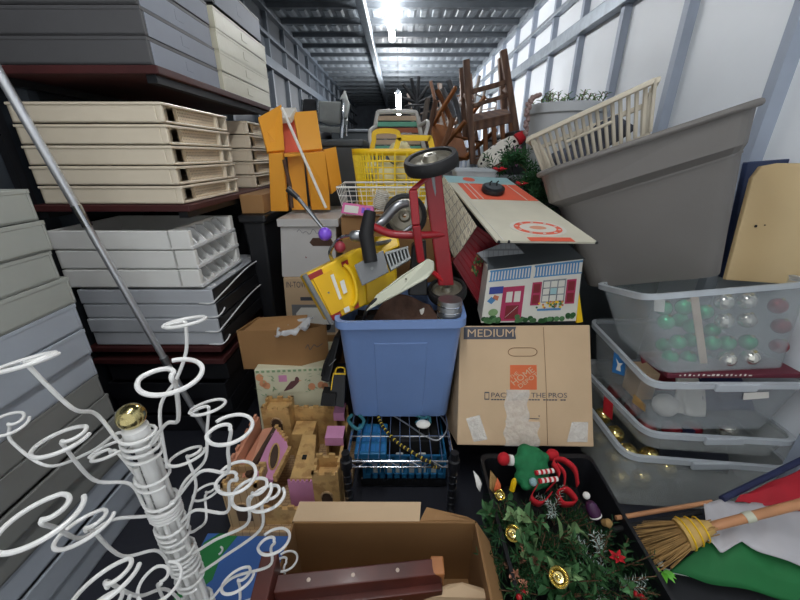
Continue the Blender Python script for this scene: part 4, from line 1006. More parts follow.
mb = MB(); mb.slab([W(743,400,.853),W(769,398,.853),W(769,392,.852),W(744,393,.852)], .001).build('label', 'paper', t2)
mb = MB(); mb.slab([W(632,402,.935),W(645,412,.9),W(646,405,.9),W(634,394,.935)], .001).build('label', 'straw', t2)
mb = MB(); mb.slab([W(603,412,1.02),W(612,420,.985),W(613,404,.985),W(604,396,1.02)], .001).build('label', 'felt_red', t3)
for k, (x, y, m, lab) in enumerate(((.85,.95,'orn_pink','pinkish ornament ball lying in the shallow clear tote'),(.87,1.05,'orn_pink',''),(.93,.94,'orn_red','dark red ornament ball lying in the shallow clear tote'),(1.0,.94,'orn_red',''),(1.12,.94,'orn_silver','silver ornament ball at the right of the shallow clear tote'),(.86,1.15,'orn_pink',''))):
    if lab: last = ornament(V(x,y,.233), .031, m, lab, {'orn_pink':'pinkish balls in the shallow tote','orn_red':'red balls in the shallow tote','orn_silver':None}[m]); lastd = globals().setdefault('OD', {}); lastd[m] = last
    else: dup(OD[m], loc=V(x,y,.202))
o = MB().box(.955,.985,.91,.935,.203,.25).build('small_box', 'navy'); tag(o, 'small navy box in the shallow clear tote', 'box')
g = None
for x, y, z in ((.785,.915,.15),(.775,.90,.05),(.79,1.0,.15),(.80,1.10,.15),(.86,.91,.14),(.85,.90,.05),(.80,.99,.05),(.93,.905,.09),(.795,1.08,.05)):
    if g is None: g = ornament(V(x,y,z), .032, 'orn_gold', 'shiny gold ornament ball in the bottom clear tote', 'gold balls in the bottom tote')
    else: dup(g, loc=V(x,y,z-.032))
cloth('grey crumpled tissue filling the right of the bottom clear tote', 'slate_cloth', V(.95,.97,.02), V(1.2,.95,.02), V(1.2,1.0,.14), V(.97,1.02,.13), nm_='tissue_paper', cat='tissue')

# ================================================================ big grey tote, laundry basket, planter, board
gt = thing('grey_tote', 'big grey plastic tote tipped on top of the clear totes', 'tote', W(660,286,1.1))
B4 = [W(588,288,1.19), W(727,276,.97), W(727,276,.97)+V(.10,.26,.0), W(588,288,1.19)+V(.10,.24,.0)]
M4 = [W(559,209,1.20), W(752,149,.95), W(752,149,.95)+V(.13,.36,-.02), W(559,209,1.20)+V(.16,.36,-.02)]
tote(B4, M4, gt, 'grey_tote', 'grey_tote', rc=.06, rim=.004, lip=.002, th=.014)
N4 = [W(548,204,1.19), W(758,140,.935), W(758,140,.935)+V(.14,.38,-.02), W(548,204,1.19)+V(.17,.38,-.02)]
U4 = [W(540,174,1.19), W(768,99,.935), W(768,99,.935)+V(.15,.40,-.03), W(540,174,1.19)+V(.18,.40,-.03)]
ob1, ot1, ib1, it1 = shell(M4, N4, .010, .06); k = len(ob1)
mb = MB(); ob2, ot2, ib2, it2 = shell(N4, U4, .010, .06)
rings = [ob1, ot1, ot2, it2, it1]
vs = [p for r in rings for p in r]; fs = [(a*k+i, a*k+(i+1) % k, (a+1)*k+(i+1) % k, (a+1)*k+i) for a in range(4) for i in range(k)]
mb.add(vs, fs, 0, False); mb.build('collar', 'grey_tote', gt)
cU = sum(U4, V(0,0,0))/4
mb = MB(); mb.tube([p+(p-cU).normalized()*.006 for p in ot2], .009, 10, closed=True); mb.build('rim', 'grey_tote', gt)
lb = thing('laundry_basket', 'beige slatted laundry basket tilted inside the big grey tote', 'basket', W(600,140,1.2))
LT = [W(530,137,1.26), W(655,79,1.06), W(655,79,1.06)+V(.13,.24,-.03), W(530,137,1.26)+V(.13,.24,-.02)]
LBt = [W(545,176,1.28), W(650,132,1.08), W(650,132,1.08)+V(.1,.18,-.03), W(545,176,1.28)+V(.12,.18,-.01)]
cl_ = sum(LT, V(0,0,0))/4
mb = MB()
for i in range(4):
    a, b = LT[i], LT[(i+1) % 4]; up = V(0,0,.011); o_ = ((a+b)/2-cl_).normalized()*.014
    mb.hexa([a-up, b-up, b-up+o_, a-up+o_] if 0 else [a-up*1.2, b-up*1.2, b-up*1.2+o_, a-up*1.2+o_], [a+up*.4, b+up*.4, b+up*.1+o_, a+up*.1+o_])
mb.build('rim', 'basket_beige', lb, bevel=.003)
mb = MB(); mb.slab([p for p in LBt], .006); mb.build('bottom', 'basket_beige', lb)
for i in range(4):
    n = (17, 6, 8, 6)[i]
    for k in range(n+1):
        t = k/n; a = LT[i].lerp(LT[(i+1) % 4], t); b = LBt[i].lerp(LBt[(i+1) % 4], t); sd = (LT[(i+1) % 4]-LT[i]).normalized()*.0038; nn = ((a-cl_)*V(1,1,0).length); n2 = V(0,.003,0) if i % 2 == 0 else V(.003,0,0)
        MB().hexa([b-sd-n2, b+sd-n2, b+sd+n2, b-sd+n2], [a-sd-n2, a+sd-n2, a+sd+n2, a-sd+n2]).build('slat', 'basket_beige', lb)
    if i % 2 == 0:
        a, b = LT[i].lerp(LBt[i], .45), LT[(i+1) % 4].lerp(LBt[(i+1) % 4], .45)
        MB().tube([a.lerp(b,.3), a.lerp(b,.7)], .005, 8).build('handle_bar', 'basket_beige', lb)
cloth('dark grey cloth bundled inside the laundry basket', 'slate_cloth', LBt[0].lerp(LBt[3],.35)+V(.03,0,.02), LBt[1].lerp(LBt[2],.3)+V(-.03,0,.02), LT[1].lerp(LT[2],.6)+V(-.08,0,-.05), LT[0].lerp(LT[3],.6)+V(.06,0,-.04), .01)
sc = MB().box(.50,1.2,1.52,2.05,0,1.0).build('storage_crate', 'bin_charcoal', bevel=.01); tag(sc, 'large dark crate behind the big grey tote carrying the planter', 'crate')
pr = thing('planter', 'grey planter pot with green artificial sprigs behind the laundry basket', 'planter', (.70,1.68,1.003))
MB().lathe([(.0,0),(.12,0),(.155,.25),(.165,.255),(.168,.285),(.158,.29),(.15,.28),(.14,.24),(0,.235)], (.70,1.68,1.003), n=36).build('pot', 'planter_grey', pr)
def sprig(mb, base, d, L, n, ln, w, mi=0, pitch=.9):
    d = Vector(d).normalized(); base = Vector(base)
    for k in range(n):
        t = k/n; p = base+d*L*t; an = k*2.4; u = d.orthogonal().normalized(); v = d.cross(u)
        o_ = (u*math.cos(an)+v*math.sin(an))*pitch+d*.6
        mb.leaf(p, o_, d, ln*(1-.35*t), w, mi)
    return mb
random.seed(21); mb = MB(); st = MB()
for k in range(26):
    a = random.random()*2*PI; r = .12*math.sqrt(random.random()); b = V(.70+r*math.cos(a), 1.68+r*math.sin(a), 1.235); d = V(math.cos(a)*.35, math.sin(a)*.35-.1, 1); L = random.uniform(.07,.12)
    sprig(mb, b, d, L, 16, .035, .008, k % 2); st.tube([b, b+d.normalized()*L], .002, 5)
mb.build('foliage', ['leaf_mid','leaf_light'], pr); st.build('stem', 'twig', pr)
bd = thing('bead_garland', 'dull pinkish beaded garland hanging over the left of the grey planter', 'garland', W(528,135,1.5))
pts = crom([W(540,95,1.55), W(532,98,1.52), W(528,108,1.5), W(527,122,1.5), W(525,134,1.5)], 6)
mb = MB(); mb.tube(pts, .004, 6)
for p in pts[::1]: mb.ball(p+V(random.uniform(-.006,.006),random.uniform(-.006,.006),0), .009, 8)
mb.build('beads', 'bead_dull', bd)
tbd = thing('tan_board', 'tan wooden board leaning upright at the right edge above the clear totes', 'board', W(765,283,1.07))
bq = [W(726,280,1.02), W(812,286,1.02), W(812,163,1.08), W(778,163,1.08), W(762,166,1.078), W(753,178,1.07)]
MB().slab(bq, .014).build('panel', 'tan_board', tbd, bevel=.003)
Qb = Quad(bq[0], bq[1], bq[2], bq[4]); mb = MB()
nb = Qb.n
for px, py in ((755,226),(764,225)): mb.lathe([(.004 if px < 760 else .002,0),(.004 if px < 760 else .002,.0015)], W(px,py,1.046)+V(0,-.002,0), V(0,-1,.1), 10)
mb.build('screw', 'black_matte', tbd)
o = MB().slab([W(722,278,1.19), W(800,284,1.19), W(800,158,1.21), W(748,162,1.21)], .02).build('blue_panel', 'blue_edge', bevel=.003); tag(o, 'dark blue panel behind the tan board at the right wall', 'board')

# ================================================================ black bin with christmas things
bb4 = [V(.275,.20,.003),V(.575,.20,.003),V(.595,.83,.003),V(.275,.83,.003)]; bt4 = [V(.262,.18,.2),V(.585,.18,.2),V(.612,.85,.2),V(.262,.85,.2)]
bn = thing('black_bin', 'long black bin filled with christmas greenery below the moving box', 'bin', (.43,.5,.003))
tote(bb4, bt4, bn, 'black_plastic', 'black_plastic', rc=.03, th=.005, rim=.018, lip=.012)
o = MB().grid(lambda u,v: V(.285+.29*u,.22+.6*v,.10+.03*noise.noise(V(u*5,v*9,1))), 14, 22).build('tissue_lining', 'black_matte', solid=.006); tag(o, 'dark crumpled lining filling the black bin', 'lining')
def spray(name, label, cat, base, n, spread, L, leafL, leafW, mats, per=14, up=.5, seed=1, drop=0, pitch=.9):
    random.seed(seed); base = Vector(base); t = thing(name, label, cat, base); mb = MB(); st = MB()
    for k in range(n):
        a = random.random()*2*PI; r = spread*math.sqrt(random.random()); b = base+V(r*math.cos(a), r*math.sin(a)*1.15, drop*random.random())
        d = V(math.cos(a+random.uniform(-1,1)), math.sin(a+random.uniform(-1,1)), up*random.uniform(.3,1.4)).normalized(); l = L*random.uniform(.6,1.2)
        sprig(mb, b, d, l, per, leafL, leafW, k % len(mats), pitch); st.tube([b, b+d*l], .0012, 5)
    mb.build('leaves', mats, t); st.build('stem', 'twig', t); return t
spray('pine_garland', 'dark pine garland filling the left half of the black bin', 'garland', WZ(518,548,.16), 40, .055, .085, .032, .0035, ['pine','leaf_dark'], 26, .5, 31)
spray('pine_garland', 'dark pine branch at the front of the black bin below the gold bells', 'garland', WZ(545,592,.16), 34, .06, .09, .03, .0035, ['pine','leaf_dark'], 26, .6, 32)
spray('pine_garland', 'dark pine branch in the middle of the black bin behind the bells', 'garland', WZ(555,530,.15), 34, .06, .09, .03, .0035, ['leaf_dark','pine'], 24, .6, 33)
spray('leaf_spray', 'spray of large broad green leaves in the centre of the black bin', 'artificial plant', WZ(552,545,.19), 10, .05, .05, .055, .026, ['leaf_mid','leaf_mid','leaf_light'], 5, .8, 34)
spray('leaf_spray', 'small pale green leaf spray beside the upper gold bell', 'artificial plant', WZ(522,520,.2), 6, .022, .04, .035, .02, ['leaf_light','leaf_mid'], 5, .7, 35)
spray('frosted_sprig', 'frosted white-tipped pine sprig on the right side of the black bin', 'sprig', WZ(603,568,.18), 10, .04, .07, .022, .0028, ['frost','pine'], 24, .7, 36)
spray('frosted_sprig', 'frosted sprig lower right beside the red berries in the black bin', 'sprig', WZ(612,590,.17), 8, .035, .06, .02, .0028, ['pine','frost'], 22, .7, 37)
spray('frosted_sprig', 'small frosted sprig below the red bow in the black bin', 'sprig', WZ(556,508,.19), 4, .014, .05, .018, .0024, ['frost'], 20, 1.0, 38)
spray('leaf_spray', 'green leafy sprig by the right rim of the black bin', 'artificial plant', WZ(628,572,.18), 5, .03, .05, .028, .014, ['leaf_mid','leaf_dark'], 6, .7, 39)
spray('pine_garland', 'dark pine branch at the right of the black bin under the frosted sprigs', 'garland', WZ(600,570,.15), 34, .05, .09, .03, .0035, ['leaf_dark','pine'], 24, .6, 41)
spray('leaf_spray', 'dark broad leaf spray behind the small gold bell', 'artificial plant', WZ(498,508,.18), 6, .03, .05, .04, .018, ['leaf_dark','leaf_mid'], 6, .7, 42)
spray('leaf_spray', 'broad green leaves at the front edge of the black bin', 'artificial plant', WZ(575,590,.19), 8, .045, .05, .042, .02, ['leaf_mid','leaf_dark'], 6, .7, 43)
spray('dried_flowers', 'brownish pink dried flowers among the garland in the black bin', 'dried flowers', WZ(532,578,.19), 9, .035, .03, .014, .008, ['castle_rose','twig'], 8, .8, 40)
def bell(px, py, z, r, lab):
    c = WZ(px, py, z); ax = (V(0,0,CZ)-c).normalized()+V(.1,0,.1); t = thing('gold_bell', lab, 'bell', c)
    MB().lathe([(r*.3,-r*.9),(r*.6,-r*.7),(r*.78,-r*.2),(r,.0),(r*.97,.002),(r*.72,-r*.15),(r*.5,-r*.55),(0,-r*.6)], c, ax, 26).build('cup', 'gold', t)
    MB().ball(c-Vector(ax).normalized()*r*.35, r*.28, 12).build('clapper', 'gold', t)
bell(513,533,.215,.020,'gold bell lying left of the pale leaves in the black bin')
bell(559,577,.245,.021,'gold bell lying lower centre in the black bin')
bell(500,495,.215,.014,'small gold bell at the far left of the black bin')
# elf, ribbons, penguin
ef = thing('plush_elf', 'green plush elf with red mitten and striped stockings at the back of the bin', 'plush toy', WZ(528,480,.17))
ec = WZ(530,470,.21)
mb = MB()
for x, y, z, r in ((0,0,0,.034),(.02,.03,.025,.03),(-.02,.02,.01,.028),(.035,0,.0,.026),(-.03,-.02,-.01,.024),(.0,-.035,-.01,.026),(.03,-.03,-.01,.022),(-.005,.045,.03,.024)): mb.ball(ec+V(x,y,z), r, 12)
mb.tube([ec+V(-.02,.02,.01), ec+V(-.05,.02,.018)], .014, 10).tube([ec+V(.03,.02,.02), ec+V(.062,.025,.03)], .014, 10); mb.tube([ec+V(-.02,-.03,0), ec+V(-.035,-.06,-.01)], .013, 10)
mb.build('body', 'elf_green', ef, remesh=.006)
mb = MB(); mb.tube([ec+V(-.05,.02,.018), ec+V(-.062,.02,.02)], .0165, 12); mb.build('cuff', 'felt_white', ef)
mb = MB(); mb.ball(ec+V(-.078,.02,.024), .019, 12, sq=(1,.9,1.2)); mb.build('mitten', 'felt_red', ef)
mb = MB(); mb.ball(ec+V(.075,.028,.032), .02, 12, sq=(1,.9,.9)); mb.build('mitten', 'felt_red', ef)
for dy in (0, -.028):
    mb = MB()
    for k in range(8): a = ec+V(.0+k*.007,-.035+dy+k*.001,.028); mb.tube([a, a+V(.007,.001,.0)], .0068, 10, k % 2)
    mb.build('striped_stocking', ['felt_red','felt_white'], ef)
mb = MB(); mb.ball(ec+V(-.012,-.055,.015), .012, 10); mb.build('bead', 'tin_teal', ef)
rb = thing('red_ribbon', 'red ribbon loop with bow right of the green elf', 'ribbon', WZ(560,495,.18))
def band(pts, w, m, par, nm_='loop'):
    P_ = crom(pts, 8); mb = MB()
    vs = []; fs = []
    for i, p in enumerate(P_): vs += [p+V(0,0,-w/2), p+V(w*.25,0,w/2)]
    for i in range(len(P_)-1): fs.append((2*i,2*i+1,2*i+3,2*i+2))
    mb.add(vs, fs, 0, True); return mb.build(nm_, m, par, solid=.002)
band([WZ(545,492,.19), WZ(558,476,.23), WZ(552,462,.25), WZ(562,460,.25), WZ(574,470,.24), WZ(577,486,.2)], .02, 'felt_red', rb)
band([WZ(556,464,.25), WZ(564,474,.24), WZ(563,490,.2)], .014, 'felt_red', rb)
band([WZ(536,486,.21), WZ(530,498,.2), WZ(540,504,.2), WZ(550,494,.2)], .022, 'felt_red', rb, 'bow')
band([WZ(556,492,.21), WZ(566,490,.21), WZ(575,502,.2), WZ(562,504,.19), WZ(556,494,.2)], .022, 'felt_red', rb, 'bow')
pg = thing('penguin_ornament', 'small dark purple penguin ornament with white cap by the right bin rim', 'ornament', WZ(592,508,.2))
pc = WZ(592,508,.225)
MB().lathe([(.0,-.03),(.013,-.026),(.017,-.01),(.015,.006),(.009,.016),(0,.018)], pc, (-.35,.5,.8), 18).build('body', 'plum', pg)
MB().ball(pc+V(-.012,.017,.026), .0095, 14).build('cap', 'felt_white', pg)
MB().lathe([(.0155,-.002),(.0165,0),(.0155,.002)], pc-V(-.008,.012,.018)*.9, (-.35,.5,.8), 18, caps=False).build('hem', 'felt_white', pg)
o = MB().lathe([(0,-.014),(.009,-.01),(.011,.006),(.004,.014),(0,.015)], WZ(607,523,.21), (.3,-.5,.6), 12).build('gold_ornament', 'straw'); tag(o, 'small crinkled gold ornament beside the penguin', 'ornament')
for k, (px, py, z) in enumerate(((519,597,.21),(523,592,.2),(642,597,.19),(636,594,.19),(646,602,.19))):
    lab = 'shiny red berry '+('at the front left of the black bin' if k < 2 else 'at the front right rim of the black bin')
    o = MB().ball(WZ(px,py,z), .0065, 12).build('red_berry', 'berry'); tag(o, lab, 'berry', 'berries front left in the bin' if k < 2 else 'berries front right in the bin')
def poin(c, r, lab, cat='flower', m='felt_red'):
    c = Vector(c); t = thing('poinsettia', lab, cat, c); mb = MB()
    for k in range(6):
        a = k*PI/3; mb.leaf(c, V(math.cos(a),math.sin(a)*.7-.2,.5), V(0,-.4,1), r, r*.5)
    mb.build('petals', m, t); MB().ball(c+V(0,-.004,.008), r*.14, 8).build('centre', 'gold', t)
poin(WZ(616,558,.2), .022, 'small red artificial flower at the right side of the black bin')
o = MB().leaf(WZ(480,492,.22), V(-.25,.4,.9), V(.5,-.7,.4), .06, .02).build('white_feather', 'felt_white', solid=.0015); tag(o, 'white feather leaf sticking up at the left bin rim', 'feather')
wl_ = thing('leaf_ornament', 'gold edged red leaf ornament at the far left of the bin', 'ornament', WZ(492,494,.2))
MB().leaf(WZ(494,494,.2), V(-.1,.4,.9), V(.2,-.8,.3), .065, .03).build('gold_leaf', 'straw', wl_, solid=.0015)
MB().leaf(WZ(496,494,.203), V(.1,.3,.8), V(.2,-.8,.3), .045, .022).build('red_leaf', 'print_orange', wl_, solid=.0015)
o = MB().lathe([(0,0),(.008,0),(.008,.03),(.004,.04)], WZ(512,490,.2), (.1,.1,1), 10).build('yellow_ornament', 'yellow'); tag(o, 'tiny yellow ornament left of the green elf', 'ornament')

# ================================================================ broom, flag, sticks
bm_ = thing('broom', 'straw broom with yellow binding and wooden handle lying at lower right', 'broom', WZ(670,548,.22))
h0, h1 = WZ(706,528,.235), WZ(815,500,.33)
MB().tube([h0, h1], .0108, 14).build('handle', 'handle_wood', bm_)
MB().tube([h0.lerp(h1,.36), h0.lerp(h1,.44)], .0125, 12).build('tape_band', 'pale_plastic', bm_)
dd = (h1-h0).normalized(); sdv = V(dd.y,-dd.x,0).normalized(); upv = sdv.cross(dd)
mb = MB(); mb.lathe([(.014,-.012),(.018,0),(.03,.03),(.036,.055),(.034,.06)], h0, -dd, 20); mb.build('binding', 'straw_bind', bm_)
mb = MB()
for q_ in (.012,.03,.05): mb.lathe([(.026+q_*.22,q_-.002),(.0275+q_*.22,q_),(.026+q_*.22,q_+.002)], h0, -dd, 20, caps=False)
mb.build('stitching', 'yellow', bm_)
mb = MB(); random.seed(9)
for k in range(240):
    a = random.random()*2*PI; r = math.sqrt(random.random()); u, v = r*math.cos(a), r*math.sin(a)
    p = h0-dd*.05+sdv*u*.030+upv*v*.018; e = h0-dd*random.uniform(.12,.165)+sdv*(u*.058)+upv*(v*.022-.01)
    mb.tube([p, e], [.0016,.0009], 4, caps=False)
mb.build('bristles', 'straw', bm_)
mb = MB(); random.seed(10)
for k in range(30): p = h0+sdv*random.uniform(-.015,.015)+upv*random.uniform(-.012,.016); mb.tube([p-dd*.01, p+dd*random.uniform(.008,.022)], .0015, 4)
mb.build('straw_ends', 'straw', bm_)
fg = thing('flag', 'rolled flag with red, white and green stripes on a pole under the broom', 'flag', WZ(730,570,.12))
def fpt(rows, u, v):
    n = len(rows)-1; r = min(int(v*n), n-1); t = v*n-r
    def along(row):
        m = len(row)-1; i = min(int(u*m), m-1); s = u*m-i; a, b = row[i], row[i+1]
        return WZ(a[0]*(1-s)+b[0]*s, a[1]*(1-s)+b[1]*s, a[2]*(1-s)+b[2]*s)
    return along(rows[r])*(1-t)+along(rows[r+1])*t
def sheet(name, m, rows, par, amp=.004, nu=26, nv=10, f=14, solid=.002):
    return MB().grid(lambda u,v: fpt(rows,u,v)+V(0,0,amp*math.sin(u*f+v*4)), nu, nv).build(name, m, par, solid=solid)
sheet('green_stripe', 'flag_green', [[(668,572,.13),(710,583,.13),(760,593,.12),(830,612,.11)],[(700,548,.17),(735,548,.19),(775,575,.16),(830,590,.15)],[(715,532,.19),(745,536,.205),(785,556,.18),(830,572,.17)]], fg)
sheet('white_stripe', 'flag_white', [[(706,540,.198),(722,552,.20),(742,542,.215),(775,558,.2),(830,576,.185)],[(705,520,.21),(735,525,.22),(770,530,.22),(830,540,.21)],[(704,502,.215),(730,500,.225),(770,506,.23),(830,512,.24)]], fg, .005, f=18)
sheet('red_stripe', 'flag_red', [[(735,502,.222),(770,506,.236),(830,514,.245)],[(740,496,.24),(780,486,.26),(830,480,.27)],[(745,494,.235),(790,474,.265),(830,458,.28)]], fg, .004)
MB().tube([WZ(664,570,.125), WZ(740,585,.12), WZ(830,610,.11)], .004, 8).build('pole', 'rim_white', fg)
mb = MB()
c = WZ(662,572,.135)
for k, (dx, dy) in enumerate(((.03,-.02),(.045,-.012),(-.012,.004),(.02,-.034),(-.005,-.016))): mb.leaf(c, V(dx,dy,.004), V(0,0,1), .03, .013, 0)
mb.build('green_ribbon', 'lime', fg)
MB().ball(WZ(660,563,.14), .008, 10).build('ribbon_knot', 'paper', fg)
o = MB().tube([WZ(616,518,.19), WZ(712,502,.21)], .006, 10).build('wooden_stick', 'handle_wood'); tag(o, 'thin reddish brown stick lying behind the broom head', 'stick')
o = MB().tube([WZ(722,499,.23), WZ(812,455,.27)], .0085, 10).build('dark_stick', 'navy'); tag(o, 'dark navy rod lying above the red flag stripe at right', 'rod')
o = MB().tube([WZ(612,530,.17), WZ(700,512,.19)], .007, 10).build('dark_stick', 'black_matte'); tag(o, 'black rod lying between the reddish stick and broom', 'rod')
ub = thing('dark_box', 'low black box on the floor under the flag and broom', 'box', (.9,.6,0))
MB().box(.655,1.22,.3,.66,0,.085).build('carton', 'black_plastic', ub, bevel=.004)
MB().box(.651,1.224,.296,.664,.065,.088).build('lid', 'chair_black', ub, bevel=.004)
# ================================================================ background pile
def crate(name, label, x0, x1, y0, y1, z0, z1, m='bin_charcoal', lid=None, cat='bin'):
    t = thing(name, label, cat, ((x0+x1)/2,(y0+y1)/2,z0))
    k = .03; MB().hexa([V(x0+k,y0+k,z0),V(x1-k,y0+k,z0),V(x1-k,y1-k,z0),V(x0+k,y1-k,z0)],[V(x0,y0,z1-.03),V(x1,y0,z1-.03),V(x1,y1,z1-.03),V(x0,y1,z1-.03)]).build('body', m, t, bevel=.012)
    MB().box(x0-.012,x1+.012,y0-.012,y1+.012,z1-.035,z1).build('lid', lid or m, t, bevel=.01)
    return t
crate('storage_bin', 'black bin standing between the orange stand and the yellow basket', -.42,-.2,2.0,2.5,.55,1.175)
crate('storage_bin', 'low black bin on the floor under the black bin by the orange stand', -.5,-.16,2.0,2.6,0,.55, 'black_plastic')
crate('storage_bin', 'black bin under the wooden chair at the back right', .12,.55,2.1,2.9,0,.98, 'black_plastic')
crate('storage_bin', 'dark bin against the right wall behind the grey planter', .72,1.2,2.4,3.2,0,1.24, 'black_plastic')
crate('storage_bin', 'black bin under the striped lawn chair', -.12,.1,2.1,2.9,0,1.0, 'black_plastic')
crate('storage_bin', 'charcoal bin under the grey padded chair at the back left', -1.1,-.2,2.8,3.6,0,1.16)
crate('storage_bin', 'wide dark bin deep in the container under the upturned chairs', -.15,.70,3.25,4.6,0,.72, 'black_plastic')
crate('storage_bin', 'grey bin far back left of the lower tube light', -.75,-.17,4.2,5.2,0,1.36, 'bin_charcoal', 'metal_grey')
crate('storage_bin', 'dark bin farthest back in the middle of the container', -.9,.9,5.6,6.6,0,1.4)
crate('storage_bin', 'black bin far back against the left wall', -1.2,-.8,3.7,5.2,0,1.45, 'black_plastic')
crate('storage_bin', 'dark bin far back against the right wall', .5,1.2,4.7,5.5,0,.9)
crate('storage_bin', 'black bin under the clear planter box behind the play board', .215,.44,1.56,2.05,0,.985, 'black_plastic')
cbx = MB().box(-.235,.20,1.40,1.97,0,.872).build('cardboard_box', 'card_dark', bevel=.004); tag(cbx, 'tall brown carton under the yellow basket and wire basket', 'box')
# file boxes
fb = thing('file_box', 'white file box with hand hole and scribble behind the cardboard box', 'box', (-.43,1.75,.56))
FB = Quad(W(282,277,1.55), W(336,277,1.55), W(336,220,1.55), W(280,220,1.55))
MB().hexa(*hexq(FB.q, V(0,.4,0))).build('carton', 'box_white', fb, bevel=.003)
z = FB.q[3].z; MB().box(FB.q[3].x-.012, FB.q[2].x+.012, 1.538, 1.962, z-.028, z+.006).build('lid', 'box_white', fb, bevel=.003)
mb = MB(); FB.poly(mb, [(.52,.62),(.58,.56),(.9,.56),(.95,.62),(.9,.7),(.58,.7)], .001, .001); mb.build('hand_hole', 'brown_fabric', fb)
mb = MB(); mb.tube(crom([FB.p(.3+.035*k,.80+.03*math.sin(k*1.7)+.02*math.sin(k*.9),.001) for k in range(18)], 4), .0012, 4); mb.build('pen_scribble', 'toy_grey', fb)
mb = MB(); FB.poly(mb, [(.44,.38),(.47,.36),(.45,.34)], .001, .001); mb.build('print_mark', 'barn_red', fb)
zt = FB.q[3].z+.007; zb = FB.q[0].z
ib = thing('truck_box', 'brown printed moving carton with truck picture under the white file box', 'box', (-.43,1.75,.2))
IB = Quad(W(288,335,1.54), W(338,335,1.54), V(W(336,277,1.54).x, 1.54, zb-.001), V(W(283,277,1.54).x, 1.54, zb-.001))
MB().hexa(*hexq(IB.q, V(0,.4,0))).build('carton', 'card', ib, bevel=.003)
mb = MB(); text_on(mb, IB, 'IN-TOWN', .05,.84,.5,.94,.0012); IB.rect(mb,.3,.62,.62,.68,.001,.001); mb.build('lettering', 'print_dark', ib)
mb = MB(); IB.rect(mb,.12,.05,.95,.55,.001,.001,0); IB.poly(mb,[(.2,.2),(.2,.4),(.3,.5),(.62,.5),(.72,.36),(.9,.34),(.92,.2)],.0016,.001,1); IB.rect(mb,.3,.38,.44,.47,.0022,.001,2); IB.rect(mb,.48,.38,.6,.47,.0022,.001,2)
for u in (.32,.8): IB.ell(mb,u,.18,.07,.09,.0026,.001,3)
mb.build('truck_picture', ['toy_grey','paper','print_dark','black_matte'], ib)
lz = IB.q[0].z
ub2 = MB().box(IB.q[0].x, IB.q[1].x, 1.54, 1.95, 0, lz-.001).build('carton_base', 'card_dark', bevel=.003); ub2.name = 'cardboard_box'; tag(ub2, 'plain brown carton on the floor under the truck printed carton', 'box')
# orange stand
og = thing('orange_stand', 'orange painted wooden stand with pink inside on the white file box', 'stand', (-.43,1.72,zt))
D_ = 1.72
def opanel(nm_, pts, th, m='orange'): return MB().slab([W(x,y,d) for x,y,d in pts], th).build(nm_, m, og, bevel=.002)
opanel('side_panel', [(270,153,1.62),(284,152,1.62),(289,210,1.66),(272,210,1.66)], .02)
opanel('side_panel', [(258,120,1.64),(281,107,1.75),(284,152,1.62),(267,154,1.62)], .02)
opanel('back_panel', [(281,108,1.80),(293,115,1.78),(302,152,1.74),(284,154,1.74)], .01, 'pink_in')
opanel('top_panel', [(293,115,1.76),(316,113,1.80),(322,151,1.72),(300,153,1.68)], .02)
opanel('lower_panel', [(304,153,1.66),(323,151,1.70),(328,193,1.72),(329,209,1.74),(311,209,1.68)], .02)
opanel('leg_panel', [(287,153,1.68),(303,153,1.7),(308,209,1.72),(292,209,1.7)], .02)
opanel('step_panel', [(322,150,1.74),(334,147,1.78),(340,185,1.78),(330,194,1.74)], .02)
opanel('shelf_panel', [(284,154,1.60),(322,152,1.68),(322,150,1.8),(284,152,1.8)], .012)
o = MB().tube([W(282,108,1.60), W(326,208,1.50)], .006, 8).build('white_rod', 'white_paint'); tag(o, 'thin white rod leaning across the front of the orange stand', 'rod')
o = MB().tube([W(284,160,1.6), W(290,185,1.57), W(292,208,1.55)], .008, 8).build('dark_strap', 'brown_fabric'); tag(o, 'dark strap hanging in front of the orange stand', 'strap')
o = MB().slab([W(266,119,1.7), W(290,117,1.7), W(296,107,1.75), W(270,108,1.75)], .03).build('pale_cloth', 'paper', bevel=.004); tag(o, 'pale folded paper bundle behind the top of the orange stand', 'paper')
o = MB().box(-.70,-.60,1.58,1.9,.86,.94).build('brown_carton', 'card_dark', bevel=.003); tag(o, 'small brown carton between the beige trays and the orange stand', 'box')
crate('storage_bin', 'narrow black bin between the tray rack and the white file box', -.70,-.60,1.56,1.92,0,.858, 'black_plastic')
# wire basket, pink card, yellow basket
wb_ = thing('wire_basket', 'white wire basket in front of the yellow basket', 'basket', (-.1,1.47,.874))
x0,x1,y0,y1,z0,z1 = -.22,.10,1.41,1.53,.876,.985
rt = [V(x0-.025,y0,z1),V(x1+.02,y0,z1),V(x1+.02,y1,z1+.01),V(x0-.01,y1,z1+.01)]; rb_ = [V(x0,y0+.01,z0+.003),V(x1,y0+.01,z0+.003),V(x1,y1,z0+.003),V(x0,y1,z0+.003)]
MB().tube(rt, .0035, 8, closed=True).build('rim', 'white_paint', wb_)
MB().tube(rb_, .0025, 8, closed=True).build('base_ring', 'white_paint', wb_)
for i in range(4):
    n = 8 if i % 2 == 0 else 5
    for k in range(n): MB().tube([rt[i].lerp(rt[(i+1)%4], k/n), rb_[i].lerp(rb_[(i+1)%4], k/n)], .0015, 6).build('wire', 'white_paint', wb_)
for f in (.35,.7): MB().tube([a.lerp(b, f) for a, b in zip(rb_, rt)], .0015, 6, closed=True).build('hoop', 'white_paint', wb_)
pc_ = thing('pink_package', 'pink edged flat toy package in front of the wire basket', 'package', W(357,217,1.385))
PQ = Quad(W(341,213,1.385), W(373,217,1.375), W(374,207,1.385), W(343,203,1.395)); MB().hexa(*hexq(PQ.q, V(0,.02,.0))).build('card', 'pink_card', pc_)
